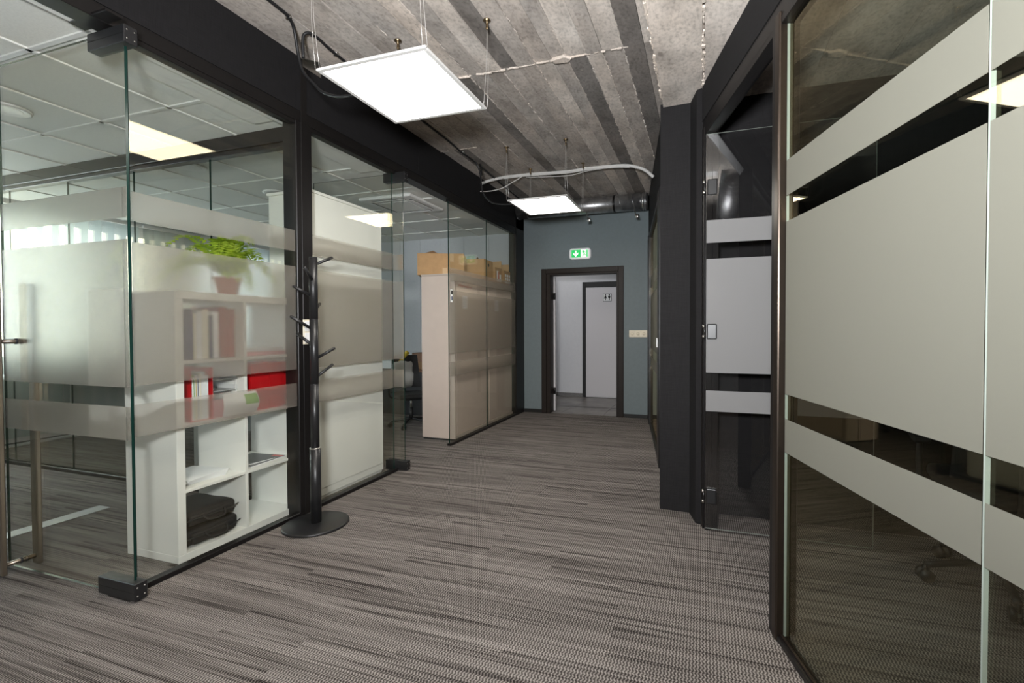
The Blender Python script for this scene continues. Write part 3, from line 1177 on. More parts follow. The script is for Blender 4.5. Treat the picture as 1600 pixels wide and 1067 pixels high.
cable('white_cable_bundle', wc, .017, 'conduit_white', 'thick white cable bundle arching across the corridor under the ceiling',
      [wc[3], wc[6]], extra=[(wc2, .008, 'conduit_white'), (th1, .005, 'conduit_white'),
                             ([(x, y, z - .03 - .015 * math.sin(i * 1.7)) for i, (x, y, z) in enumerate(wc[3:7])], .004, 'conduit_white')])

# spiral duct across the end of the corridor
du = empty('ventilation_duct', (-.64, 5.92, 2.80), label='galvanised spiral ventilation duct under the ceiling at the corridor end', cat='duct')
def spiral_duct(parent, p0, p1, r, pitch=.16, name='duct_pipe'):
    p0, p1 = Vector(p0), Vector(p1)
    b = MB()
    b.cyl(p0, p1, r, 'galvanised', seg=40)
    b.build(name, parent)
    L = (p1 - p0).length
    d = (p1 - p0).normalized()
    n = d.orthogonal().normalized()
    m = d.cross(n)
    pts = []
    N = int(L / pitch * 20)
    for i in range(N + 1):
        a = 2 * PI * i / 20
        pts.append(p0 + d * (L * i / N) + (n * math.cos(a) + m * math.sin(a)) * (r + .0005))
    b = MB()
    b.tube(pts, .003, 'galvanised', 5, 1)
    b.build('spiral_seam', parent)
spiral_duct(du, (-.02, 0, 0), (-1.78, 0, 0), .104)
for x in (-.075, -.045):
    b = MB()
    b.lathe([(.104, -.010), (.110, -.008), (.110, .008), (.104, .010)], (x, 0, 0), 'galvanised', 40, 'X')
    b.build('collar', du)
b = MB()
b.lathe([(.104, -.012), (.109, -.012), (.109, .012), (.104, .012)], (-.44, 0, 0), 'black_metal', 40, 'X')
b.cyl((-.44, 0, .10), (-.44, 0, .135), .004, 'steel', seg=8)
b.build('hanger_band', du)
for x in (-.60, .02):
    t_ = empty('ceiling_anchor', (x - .76 if x < 0 else -.76, 5.66, 2.56), label='small round metal anchor on a wire %s' % ('under the middle of the duct' if x < 0 else 'under the right end of the duct'), cat='anchor')
    b = MB()
    b.lathe([(.004, -.008), (.024, -.006), (.026, 0), (.012, .008)], (0, 0, 0), 'steel', 16, 'Y')
    b.build('disc', t_)
    b = MB()
    b.tube([(0, 0, .0), (-.03, .02, .06), (-.035, .03, .12)], .004, 'steel', 6, 3)
    b.build('stem', t_)

# duct and junction box behind the camera (mirrored in the right glass door)
du2 = empty('ventilation_duct', (.30, -.2, 2.73), label='wide spiral duct running over the camera towards the back wall', cat='duct')
spiral_duct(du2, (0, 1.1, 0), (.0, -2.5, 0), .13, .14)
jb = MB()
jb.box(-.02, .15, .30, .48, ZC - .06, ZC - .002, 'conduit_white', bev=.012, seg=2)
tag(jb.build('junction_box', None), 'white square junction box on the ceiling over the camera', 'junction box')

# ============================================================ END WALL FITTINGS
es = empty('exit_sign', (-1.602, YE, 2.222), label='green and white emergency exit sign above the doorway', cat='sign')
b = MB()
pts = []
hw, hh, r = .150, .075, .035
for cx, cz, a0 in ((hw - r, hh - r, 0), (-hw + r, hh - r, 90), (-hw + r, -hh + r, 180), (hw - r, -hh + r, 270)):
    for k in range(5):
        a = math.radians(a0 + k * 22.5)
        pts.append((cx + r * math.cos(a) * 1.0, cz + r * math.sin(a)))
b.prism(pts, 'Y', -.045, 0, 'sign_body', .006)
body = b.build('housing', es)
b = MB()
b.box(-.118, .118, -.0475, -.045, -.052, .052, 'sign_white')
face = b.build('legend_plate', es)
b = MB()
b.box(-.118, .012, -.0490, -.0475, -.052, .052, 'sign_green')
b.build('green_field', es)
b = MB()
y0, y1 = -.0505, -.049
ax_ = -.058
b.prism([(ax_ - .011, .040), (ax_ + .011, .040), (ax_ + .011, -.004), (ax_ + .036, .016), (ax_ + .036, -.006), (ax_, -.042), (ax_ - .036, -.006), (ax_ - .036, .016), (ax_ - .011, -.004)], 'Y', y0, y1, 'sign_white')
b.build('arrow', es)
b = MB()
y0, y1 = -.049, -.0475
rx = .052
b.lathe([(.001, 0), (.0085, 0), (.0085, .0015), (.001, .0015)], (rx - .006, -.049, .036), 'sign_green', 12, 'Y')
def limb(p, q, w):
    p, q = Vector(p), Vector(q)
    d = (q - p).normalized()
    n = Vector((-d.y, d.x)) * w / 2
    b.prism([tuple(p + n), tuple(q + n), tuple(q - n), tuple(p - n)], 'Y', -.049, -.0475, 'sign_green')
limb((rx + .0, .028), (rx + .010, -.002), .016)
limb((rx + .004, .024), (rx + .026, .016), .006)
limb((rx + .026, .016), (rx + .034, .004), .005)
limb((rx, .026), (rx - .018, .016), .006)
limb((rx - .018, .016), (rx - .028, .020), .005)
limb((rx + .012, -.002), (rx + .022, -.020), .008)
limb((rx + .022, -.020), (rx + .036, -.018), .006)
limb((rx + .008, -.002), (rx - .004, -.022), .008)
limb((rx - .004, -.022), (rx - .012, -.044), .006)
b.prism([(.092, .048), (.110, .048), (.110, -.048), (.092, -.048)], 'Y', -.049, -.0475, 'sign_green')
b.build('running_figure', es)

so = empty('wall_switch', (-.815, YE, 1.125), label='ivory triple switch plate on the blue wall right of the doorway', cat='switch')
b = MB()
b.box(-.120, .120, -.010, 0, -.046, .046, 'ivory_plastic', bev=.004)
b.build('plate', so)
for k in range(3):
    cx = -.078 + .078 * k
    b = MB()
    b.box(cx - .029, cx + .029, -.014, -.009, -.030, .030, 'ivory_plastic', bev=.003)
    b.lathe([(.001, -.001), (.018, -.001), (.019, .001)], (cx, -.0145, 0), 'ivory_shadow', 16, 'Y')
    b.lathe([(.001, -.001), (.015, -.001), (.016, .001)], (cx, -.0158, 0), 'ivory_plastic', 16, 'Y')
    b.build('switch_module', so)

# ============================================================ COAT RACK
cr = empty('coat_rack', (-2.251, 2.224, 0), label='black metal coat rack with eight angled pegs and a round base', cat='coat rack')
b = MB()
b.lathe([(.001, 0), (.185, 0), (.187, .004), (.185, .012), (.177, .016), (.03, .019), (.001, .019)], (0, 0, 0), 'black_powder', 64)
b.build('base', cr)
b = MB()
b.cyl((0, 0, .018), (0, 0, .47), .031, 'black_powder', seg=28)
b.build('lower_sleeve', cr)
b = MB()
b.cyl((0, 0, .469), (0, 0, .475), .0315, 'steel', seg=28)
b.build('steel_ring', cr)
for z0, z1 in ((.475, .862), (.866, 1.256), (1.260, 1.628)):
    b = MB()
    b.cyl((0, 0, z0), (0, 0, z1), .0242, 'black_powder', seg=28)
    b.build('pole', cr)
for z in (.86, 1.254, 1.628):
    b = MB()
    b.cyl((0, 0, z), (0, 0, z + .007), .023, 'black_plastic', seg=28)
    b.build('joint', cr)
pegs = [(1.595, .090, .035, .050), (1.497, -.040, -.095, .062), (1.403, -.090, -.030, .050), (1.313, .032, .100, .045), (1.204, -.105, -.045, .070),
        (1.106, -.078, .055, .066), (1.024, .095, -.020, .058), (.910, .088, .045, .066)]
for z, r_, a_, u_ in pegs:
    d = Vector((r_ * .69 - a_ * .72, r_ * .72 + a_ * .69, u_))
    n = Vector((d.x, d.y, 0)).normalized() * .018
    p0 = Vector((0, 0, z)) + n
    b = MB()
    b.cyl(p0, p0 + d, .0088, 'black_powder', seg=14)
    b.cyl(p0 + d, p0 + d * 1.015, .0075, 'black_plastic', seg=14)
    b.build('peg', cr)

# ============================================================ WHITE SHELVING UNIT
SX0, SX1, SY0, SY1 = -2.925, -2.535, 1.630, 2.385
sh = empty('shelving_unit', ((SX0 + SX1) / 2, (SY0 + SY1) / 2, 0), label='white open cube shelving unit standing against the front left glass pane', cat='shelf')
off = neg(sh.location)
def part(name, boxes, mat, parent, off, bev=.0015, label=None):
    b = MB()
    for bx in boxes:
        b.box(*bx, mat, bev=bev)
    return b.build(name, parent, off, label)
part('side_panel', [(SX0, SX1, SY0, SY0 + .040, 0.0402, 1.3558)], 'white_laminate', sh, off)
part('side_panel', [(SX0, SX1, SY1 - .040, SY1, 0.0402, 1.3558)], 'white_laminate', sh, off)
part('top_panel', [(SX0, SX1, SY0, SY1, 1.356, 1.396)], 'white_laminate', sh, off)
part('bottom_panel', [(SX0, SX1, SY0 - .0, SY1, 0.001, .040)], 'white_laminate', sh, off)
part('divider', [(SX0 + .002, SX1 - .002, 1.998, 2.016, .040, 1.356)], 'white_laminate', sh, off)
zs = [.040, .352, .688, 1.020, 1.356]
for z in (.352, .688, 1.020):
    part('shelf_board', [(SX0 + .002, SX1 - .002, SY0 + .04, 1.9975, z, z + .017)], 'white_laminate', sh, off)
    part('shelf_board', [(SX0 + .002, SX1 - .002, 2.0165, SY1 - .04, z, z + .017)], 'white_laminate', sh, off)
for z in (.11, .14, .17, .45, .48):
    b = MB()
    b.lathe([(.001, -.0006), (.0035, -.0006), (.0035, .0006)], (SX1 - .03, SY1 - .0406, z), 'gap_dark', 8, 'Y')
    b.build('peg_hole', sh, off)

cA, cB = (SY0 + .04, 1.998), (2.016, SY1 - .04)    # column extents in y


def single(name, b, label, cat, group=None, base=None):
    o = b.build(name, None)
    # put the origin at the thing's base
    me = o.data
    xs_ = [v.co.x for v in me.vertices]; ys_ = [v.co.y for v in me.vertices]; zs_ = [v.co.z for v in me.vertices]
    c = Vector(((min(xs_) + max(xs_)) / 2, (min(ys_) + max(ys_)) / 2, min(zs_)))
    me.transform(Matrix.Translation(-c))
    o.location = c
    return tag(o, label, cat, group)


def book(y0, w, z0, h, d, mat, label, x1=-2.60, cat='book', group='books and folders in the upper cubes', spine=None):
    e = empty('book', (x1 - d / 2, y0 + w / 2, z0), label=label, cat=cat, group=group)
    o_ = neg(e.location)
    b = MB()
    t_ = .0025
    b.box(x1 - d, x1, y0, y0 + t_, z0, z0 + h, mat)
    b.box(x1 - d, x1, y0 + w - t_, y0 + w, z0, z0 + h, mat)
    b.box(x1 - t_, x1, y0 + t_, y0 + w - t_, z0, z0 + h, mat)
    b.build('cover', e, o_)
    b = MB()
    b.box(x1 - d + .004, x1 - t_, y0 + t_, y0 + w - t_, z0 + .003, z0 + h - .004, 'paper')
    b.build('page_block', e, o_)
    return e
z = 1.037
book(1.700, .045, z, .27, .21, 'navy', 'dark navy upright folder at the near side of the top left cube', x1=-2.575)
book(1.748, .030, z, .25, .20, 'paper_cream', 'cream upright book beside the navy folder in the top left cube')
book(1.780, .026, z, .26, .20, 'paper', 'slim white upright book in the top left cube')
book(1.808, .034, z, .27, .20, 'paper_cream', 'thick cream upright folder in the top left cube')
book(1.844, .022, z, .24, .20, 'navy', 'slim dark book between pale folders in the top left cube')
book(1.868, .030, z, .26, .21, 'paper', 'white folder left of the brown binders in the top left cube')
book(1.901, .044, z, .29, .22, 'brown_binder', 'brown-red binder in the top left cube, nearer one')
book(1.948, .044, z, .28, .22, 'brown_binder', 'brown-red binder against the divider in the top left cube')
b = MB()
b.box(-2.83, -2.58, 2.04, 2.32, z, z + .025, 'paper_pink', bev=.002)
single('document_stack', b, 'flat stack of pinkish documents in the top right cube', 'papers')
b = MB()
b.box(-2.82, -2.59, 2.05, 2.31, z + .0255, z + .048, 'paper', bev=.002)
single('document_stack', b, 'white paper stack lying on the pinkish documents in the top right cube', 'papers')

def magfile(y0, w, z0, mat, label, papers=0, x1=-2.575, low=True):
    """magazine file: two sloped sides, back, bottom and low front lip"""
    e = empty('magazine_file', (x1 - .12, y0 + w / 2, z0), label=label, cat='magazine file', group='red magazine files in the middle cubes')
    o_ = neg(e.location)
    d, h = .245, .285
    prof = [(x1 - d, z0), (x1, z0), (x1, z0 + h), (x1 - d * .45, z0 + h), (x1 - d, z0 + .12)] if not low else \
           [(x1 - d, z0), (x1, z0), (x1, z0 + h), (x1 - d, z0 + h)]
    for yy in (y0, y0 + w - .004):
        b = MB()
        bb = [(x, zz) for x, zz in prof]
        b.prism([(x, zz) for x, zz in bb], 'Y', yy, yy + .004, mat)
        b.build('side', e, o_)
    b = MB()
    b.box(x1 - d, x1 - .004, y0 + .004, y0 + w - .004, z0, z0 + .004, mat)
    b.build('bottom', e, o_)
    if not papers:
        b = MB()
        b.box(x1 - .004, x1, y0 + .004, y0 + w - .004, z0, z0 + h, mat)
        b.build('front', e, o_)
    return e
z = .705
magfile(1.728, .115, z, 'red_plastic', 'red magazine file full of papers in the left middle cube', papers=1)
cols = ['paper', 'green_print', 'paper', 'yellow', 'paper', 'navy', 'paper', 'paper_cream', 'paper', 'paper', 'paper', 'paper', 'paper']
yy = 1.737
for k, m in enumerate(cols):
    w = .0025 if m in ('yellow', 'green_print', 'navy') else random.uniform(.0055, .0078)
    tilt = random.uniform(-.02, .03)
    b = MB()
    b.box(-2.79, -2.578, yy, yy + w, z + .006, z + .006 + random.uniform(.225, .262), m, rot=Matrix.Rotation(tilt * .5, 3, 'X'))
    single('paper_folder', b, 'upright papers standing in the red file of the left middle cube', 'papers', 'papers in the red magazine file')
    yy += w + .0008
magfile(2.020, .048, z, 'red_plastic', 'narrow red magazine file against the divider in the right middle cube', x1=-2.60)
magfile(2.070, .122, z, 'red_plastic', 'widest red magazine file in the right middle cube')
magfile(2.194, .085, z, 'red_plastic', 'second red magazine file in the right middle cube')
magfile(2.281, .045, z, 'red_plastic', 'narrow red magazine file, farthest in the right middle cube', x1=-2.59)
# letter trays with papers
lt = empty('letter_tray', (-2.72, 1.918, z), label='translucent white letter trays beside the red file in the left middle cube', cat='tray')
for k in range(4):
    b = MB()
    b.box(-.12, .13, -.062, .078, .02 + k * .062, .024 + k * .062, 'coat_gray')
    b.box(-.12, .13, .076, .078, .02 + k * .062, .05 + k * .062, 'white_frame')
    b.box(-.12, -.117, -.062, .078, .02 + k * .062, .05 + k * .062, 'white_frame')
    b.build('tray', lt)
b = MB()
for px_ in (-.118, .12):
    for py in (-.059, .075):
        b.box(px_ - .003, px_ + .003, py - .003, py + .003, 0, .21, 'white_frame')
b.build('frame_rod', lt)
b = MB()
b.box(-2.585, -2.579, 1.84, 1.985, z, z + .10, 'paper_pink')
b.box(-2.592, -2.586, 1.84, 1.985, z, z + .07, 'paper')
single('pink_brochure', b, 'pink brochure leaning in front of the letter trays', 'brochure')
# hanging curled leaflet across the shelf front
lf_ = empty('curled_leaflet', (-2.53, 2.0, .705), label='curled glossy leaflet with green print bulging out of the middle cubes', cat='leaflet')
b = MB()
b.quadgrid(lambda u, v: (.002 + .030 * math.sin(PI * v) * (.4 + .6 * u), -.14 + u * .20, .005 + (1 - v) * (.125) - .05 * (1 - v) * u * 0), 8, 8, 'paper')
b.build('sheet', lf_)
b = MB()
b.quadgrid(lambda u, v: (.0035 + .030 * math.sin(PI * (.1 + .45 * v)) * (.4 + .6 * (.6 + .38 * u)), -.14 + (.6 + .38 * u) * .20, .005 + (1 - (.1 + .45 * v)) * .125), 6, 6, 'green_print')
b.build('green_print', lf_)
# row three
z = .370
b = MB()
for k in range(5):
    b.box(-2.84 + .003 * k, -2.60 + .004 * k, 1.69, 1.93, z + k * .006, z + k * .006 + .0055, 'paper', rot=Matrix.Rotation(.06 * k - .1, 3, 'Z'))
single('paper_stack', b, 'loose stack of white papers on the third shelf of the left column', 'papers')
mg = empty('magazine', (-2.70, 2.17, z), .08, label='dark glossy magazine with red strip on the third shelf, right column', cat='magazine')
b = MB(); b.box(-.13, .12, -.12, .13, 0, .006, 'paper'); b.build('page_block', mg)
b = MB(); b.box(-.131, .121, -.121, .131, .006, .0075, 'magazine'); cv = b.build('cover', mg)
b = MB(); b.box(.045, .118, .10, .125, .0075, .0080, 'magazine_red'); b.box(.08, .112, -.10, .02, .0075, .0080, 'coat_gray'); b.build('cover_print', mg)
mg2 = empty('magazine', (-2.71, 2.15, z + .0082), -.12, label='dark magazine lying on top of another on the third shelf', cat='magazine')
b = MB(); b.box(-.12, .11, -.10, .10, 0, .005, 'paper'); b.build('page_block', mg2)
b = MB(); b.box(-.121, .111, -.101, .101, .005, .0065, 'magazine'); b.build('cover', mg2)

# black laptop bags in the lowest left cube
def softbox(b, x0, x1, y0, y1, z0, z1, mat, r=.03, amp=.006, seed=0):
    rnd = random.Random(seed)
    bb = bmesh.new()
    bmesh.ops.create_cube(bb, size=1)
    for v in bb.verts:
        v.co = Vector(((x0 + x1) / 2 + v.co.x * (x1 - x0), (y0 + y1) / 2 + v.co.y * (y1 - y0), (z0 + z1) / 2 + v.co.z * (z1 - z0)))
    bmesh.ops.bevel(bb, geom=bb.edges[:], offset=min(r, (z1 - z0) * .45), segments=3, profile=.5, affect='EDGES')
    bmesh.ops.subdivide_edges(bb, edges=[e for e in bb.edges if e.calc_length() > .06], cuts=5, use_grid_fill=True)
    from mathutils import noise
    for v in bb.verts:
        n = noise.noise_vector(v.co * 14 + Vector((seed * 3.1, 0, 0))) * amp
        if v.co.z < z0 + .004:
            n.z = max(n.z, 0) * .2
        v.co += n
        v.co.z = max(v.co.z, z0)
    b._merge(bb, mat, True)
def bag(z0, h, label, seed, x1):
    e = empty('laptop_bag', (-2.74, 1.84, z0), label=label, cat='bag', group='black bags in the lowest left cube')
    b = MB()
    softbox(b, -.17, x1 + 2.74, -.160, .150, 0, h, 'bag_fabric', .025, .005, seed)
    bd = b.build('body', e)
    b = MB()
    softbox(b, x1 + 2.74 - .002, x1 + 2.74 + .022, -.12, .11, .012, h - .015, 'bag_fabric', .01, .003, seed + 2)
    b.build('front_pocket', e)
    b = MB()
    b.tube([(x1 + 2.75, -.16, h * .55), (x1 + 2.77, -.05, h * .60), (x1 + 2.768, .08, h * .52), (x1 + 2.75, .15, h * .58)], .0035, 'black_plastic', 6, 4)
    b.build('zip', e)
    b = MB()
    b.tube([(x1 + 2.76, -.06, h * .7), (x1 + 2.785, -.04, h * .35), (x1 + 2.787, .04, h * .3), (x1 + 2.76, .06, h * .7)], .006, 'bag_fabric', 6, 4)
    b.build('carry_handle', e)
    return e
bag(.0415, .085, 'lower black laptop bag lying flat in the bottom left cube', 1, -2.585)
bag(.137, .078, 'upper black laptop bag resting on the other bag in the bottom cube', 4, -2.60)

# ============================================================ FERN
def fern(loc, label, seed, nfr, spread, pot=True):
    rnd = random.Random(seed)
    e = empty('potted_fern', loc, label=label, cat='plant')
    b = MB()
    b.lathe([(.001, 0), (.050, 0), (.066, .095), (.072, .095), (.072, .115), (.064, .115), (.060, .10), (.001, .10)], (0, 0, 0), 'terracotta', 28)
    b.build('pot', e)
    b = MB()
    b.lathe([(.001, .098), (.059, .098), (.055, .104), (.001, .106)], (0, 0, 0), 'soil', 20)
    b.build('soil', e)
    for k in range(nfr):
        a = 2 * PI * k / nfr + rnd.uniform(-.2, .2)
        L = spread * rnd.uniform(.75, 1.15)
        up = rnd.uniform(.10, .26)
        droop = rnd.uniform(.05, .22)
        dx, dy = math.cos(a), math.sin(a)
        lim = 1.0
        # keep fronds off the glass on the corridor side
        if dx > .15:
            L *= .42
        N = 22
        P = []
        for i in range(N + 1):
            t_ = i / N
            P.append(Vector((dx * L * t_, dy * L * t_, .10 + up * math.sin(t_ * PI * .62) * 1.3 - droop * t_ * t_)))
        b = MB()
        b.tube(P[::3] + [P[-1]], .0015, 'leaf_green', 5, 1)
        bb = bmesh.new()
        for i in range(2, N + 1):
            t_ = i / N
            tg = (P[i] - P[i - 1]).normalized()
            side = Vector((-dy, dx, 0))
            ll = .052 * math.sin(PI * min(1, t_ * .92 + .08)) ** .6 + .008
            w = .0085
            for sg in (-1, 1):
                tip = P[i] + side * sg * ll + tg * ll * .35 + Vector((0, 0, rnd.uniform(-.006, .006)))
                mid = P[i].lerp(tip, .5)
                v0 = bb.verts.new(P[i])
                v1 = bb.verts.new(mid + tg * w + Vector((0, 0, .002)))
                v2 = bb.verts.new(tip)
                v3 = bb.verts.new(mid - tg * w)
                bb.faces.new((v0, v1, v2, v3))
        b._merge(bb, 'leaf_green')
        b.build('frond', e)
    return e
fern((-2.74, 2.06, 1.3965), 'bright green potted fern in a terracotta pot on top of the white shelf', 3, 30, .32)

# ============================================================ TALL WHITE CABINET
wc_ = empty('tall_cabinet', (-2.735, 2.935, 0), label='tall plain white cabinet standing behind the second left glass pane', cat='cabinet')
off = neg(wc_.location)
part('carcass', [(-2.92, -2.553, 2.50, 3.235, .02, 2.135)], 'white_laminate', wc_, off)
part('back_panel', [(-2.553, -2.549, 2.505, 3.225, .075, 2.105)], 'white_laminate', wc_, off, .001)
part('plinth', [(-2.91, -2.560, 2.51, 3.225, 0, .02)], 'white_laminate_edge', wc_, off)
part('top_panel', [(-2.93, -2.545, 2.49, 3.245, 2.1355, 2.155)], 'white_laminate', wc_, off)

# ============================================================ TAN CABINET WITH SLIDING DOORS
TX0, TX1, TY0, TY1 = -2.905, -2.50, 4.33, 5.99
tcb = empty('sliding_door_cabinet', ((TX0 + TX1) / 2, (TY0 + TY1) / 2, 0), label='beige cabinet with two sliding doors behind the far left glass', cat='cabinet')
off = neg(tcb.location)
part('side_panel', [(TX0, TX1, TY0, TY0 + .018, .02, 1.765)], 'tan_laminate', tcb, off)
part('side_panel', [(TX0, TX1, TY1 - .018, TY1, .02, 1.765)], 'tan_laminate', tcb, off)
part('top_panel', [(TX0 - .004, TX1 + .004, TY0 - .004, TY1 + .004, 1.7655, 1.785)], 'tan_edge', tcb, off)
part('carcass', [(TX0 + .003, TX1 - .045, TY0 + .0185, TY1 - .0185, .02, 1.765)], 'tan_laminate', tcb, off)
part('plinth', [(TX0 + .01, TX1 - .02, TY0 + .01, TY1 - .01, 0, .02)], 'gap_dark', tcb, off)
part('front_rail', [(TX1 - .044, TX1, TY0 + .0185, TY1 - .0185, 1.715, 1.765)], 'tan_edge', tcb, off)
part('front_rail', [(TX1 - .044, TX1, TY0 + .0185, TY1 - .0185, .02, .05)], 'tan_edge', tcb, off)
for y0, y1, dx in ((TY0 + .06, 5.165, -.012), (5.185, TY1 - .02, -.012)):
    dr = part('sliding_door', [(TX1 - .030 + dx, TX1 + dx, y0, y1, .052, 1.713)], 'tan_laminate', tcb, off, .002)
    b = MB()
    yy = y0 + .13 if y0 < 5 else y0 + .16
    b.box(TX1 + dx, TX1 + dx + .001, yy, yy + .11, 1.42, 1.56, 'paper')
    for q in range(5):
        b.box(TX1 + dx + .001, TX1 + dx + .0014, yy + .012, yy + .012 + random.uniform(.05, .085), 1.54 - q * .024, 1.545 - q * .024, 'coat_gray')
    b.build('label_sheet', dr, off, 'white printed sheet')
    b = MB()
    b.box(TX1 + dx, TX1 + dx + .004, y1 - .06, y1 - .035, .8, .95, 'tan_edge', bev=.001)
    b.build('finger_pull', dr, off)
# red scribble on top of first door
b = MB()
rr = random.Random(5)
y_ = 4.43
pts = []
for k in range(26):
    pts.append((TX1 - .008, y_, 1.655 + (k % 2) * .022 + rr.uniform(-.008, .008)))
    y_ += .012
b.tube(pts, .0016, 'red_ink', 4, 1)
b.build('red_writing', tcb, off, 'faded red handwriting')
# small device stuck at the glass edge
b = MB()
b.box(-2.452, -2.445, 4.16, 4.20, 1.47, 1.60, 'paper', bev=.003)
b.box(-2.4445, -2.443, 4.166, 4.194, 1.55, 1.59, 'black_ink')
b.box(-2.4445, -2.443, 4.17, 4.19, 1.49, 1.53, 'navy')
single('card_sticker', b, 'small white sticker with dark pictures on the far glass edge', 'sticker')

# ============================================================ CARDBOARD BOXES
def carton(name, loc, rz, w, d, h, label, flaps=True, hole=False, group='cardboard boxes on the beige cabinet', openflap=False):
    e = empty(name, loc, rz, label=label, cat='box', group=group)
    t_ = .004
    b = MB()
    b.box(-w / 2, w / 2, -d / 2, -d / 2 + t_, 0, h, 'cardboard', bev=.001)
    b.box(-w / 2, w / 2, d / 2 - t_, d / 2, 0, h, 'cardboard', bev=.001)
    b.box(-w / 2, -w / 2 + t_, -d / 2 + t_, d / 2 - t_, 0, h, 'cardboard', bev=.001)
    b.box(w / 2 - t_, w / 2, -d / 2 + t_, d / 2 - t_, 0, h, 'cardboard', bev=.001)
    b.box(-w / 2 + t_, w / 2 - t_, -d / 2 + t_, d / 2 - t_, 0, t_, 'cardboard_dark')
    b.build('body', e)
    if flaps:
        b = MB()
        b.box(-w / 2, w / 2, -d / 2, 0, h, h + t_, 'cardboard', rot=Matrix.Rotation(-.10 if openflap else -.0, 3, 'X') , piv=(0, -d / 2, h))
        b.build('flap', e)
        b = MB()
        b.box(-w / 2, w / 2, .004, d / 2, h, h + t_, 'cardboard', rot=Matrix.Rotation(.20 if openflap else 0.0, 3, 'Y'), piv=(-w / 2 if not openflap else w / 2, 0, h))
        b.build('flap', e)
    if hole:
        b = MB()
        b.lathe([(.001, 0), (.022, 0), (.022, .001), (.001, .001)], (w / 2, 0, h * .78), 'gap_dark', 16, 'X')
        b.build('hand_hole', e)
    return e
c1 = carton('cardboard_box', (-2.805, 4.60, 1.7855), math.radians(24), .50, .33, .235, 'largest cardboard box at the near end of the beige cabinet, flap raised', openflap=False)
b = MB()
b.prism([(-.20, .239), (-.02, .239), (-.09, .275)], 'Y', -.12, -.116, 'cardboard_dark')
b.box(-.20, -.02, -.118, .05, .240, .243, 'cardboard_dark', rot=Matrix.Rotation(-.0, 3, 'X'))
b.build('raised_flap', c1)
b = MB()
b.box(.10, .14, -.1665, -.165, .15, .239, 'tape')
b.box(.02, .07, -.1665, -.165, .0, .08, 'tape')
b.box(.2500, .2515, -.10, .10, .10, .104, 'cardboard_dark')
b.build('tape_strip', c1)
c2 = carton('cardboard_box', (-2.69, 5.20, 1.7855), math.radians(5), .32, .30, .255, 'brown carton with a round hand hole, second on the beige cabinet', hole=True)
b = MB()
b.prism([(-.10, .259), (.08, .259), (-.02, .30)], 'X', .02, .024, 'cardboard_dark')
b.build('raised_flap', c2)
c3 = carton('cardboard_box', (-2.66, 5.50, 1.7855), 0, .26, .20, .20, 'open carton with white and red print, third on the beige cabinet', flaps=False)
b = MB()
b.box(-.13, .13, .096, .10, .20, .30, 'cardboard')
b.box(.131, .1315, -.05, .0, .02, .16, 'paper')
b.box(.1316, .132, -.01, .012, .03, .15, 'magazine_red')
b.box(.131, .1315, .03, .08, .02, .12, 'paper')
b.build('print', c3)
c4 = carton('cardboard_box', (-2.66, 5.80, 1.7855), 0, .26, .24, .19, 'open carton with white printed grid at the far end of the beige cabinet', flaps=False)
b = MB()
b.box(-.13, .13, .116, .12, .19, .30, 'cardboard')
for i in range(3):
    for j in range(3):
        b.box(.131, .1315, -.09 + i * .06, -.045 + i * .06, .02 + j * .045, .055 + j * .045, 'paper')
b.build('print', c4)

# ============================================================ LEFT OFFICE FURNITURE
# desk with cables behind the cross partition
dk = empty('desk', (-5.3, 3.0, 0), label='long pale desk with cables beyond the cross glass partition', cat='desk')
part('desktop', [(-1.5, 1.5, -.40, .40, .715, .74)], 'desk_white', dk, (0, 0, 0))
for x in (-1.42, 1.42):
    part('leg', [(x - .03, x + .03, -.36, -.30, .02, .715)], 'white_frame', dk, (0, 0, 0))
    part('leg', [(x - .03, x + .03, .30, .36, .02, .715)], 'white_frame', dk, (0, 0, 0))
    part('foot', [(x - .035, x + .035, -.38, .38, 0, .02)], 'white_frame', dk, (0, 0, 0))
part('modesty_panel', [(-1.35, 1.35, .20, .218, .25, .70)], 'desk_white', dk, (0, 0, 0))
for k in range(6):
    rr = random.Random(k)
    x = -.1 + k * .17
    b = MB()
    b.tube([(x - .3, -.34, .748), (x - .15, -.36 + rr.uniform(-.03, .03), .755), (x, -.36, .75 + rr.uniform(0, .05)), (x + .2, -.33, .748 + rr.uniform(0, .04)), (x + .45, -.28, .748)], .006, 'black_plastic', 6, 4)
    o = b.build('power_cable', None, tuple(dk.location))
    tag(o, 'black power cables lying tangled on the pale office desk', 'cable', 'black cables on the office desk')
b = MB()
b.box(.55, 1.05, -.20, .05, .7405, .80, 'black_plastic', bev=.02, seg=2)
o = single('black_box_device', b, 'flat black device at the right end of the pale office desk', 'device')
o.location += dk.location
b = MB()
b.box(-.15, 0.0, -.25, -.15, .7405, .86, 'black_plastic', bev=.01, seg=2)
o = single('black_box_device', b, 'small upright black device in the middle of the pale office desk', 'device')
o.location += dk.location
b = MB()
b.box(-.62, -.45, -.30, -.28, .7405, .86, 'red_dark', bev=.004)
b.box(-.60, -.47, -.302, -.30, .765, .84, 'paper')
o = single('desk_calendar', b, 'small red-framed card standing on the pale office desk', 'calendar')
o.location += dk.location
# pale flat strip lying on the carpet
b = MB()
b.box(-3.90, -3.79, 1.45, 2.02, 0.0005, .004, 'floor_strip', bev=.001)
single('carpet_strip', b, 'pale flat strip on the carpet behind the open glass door', 'cable cover')

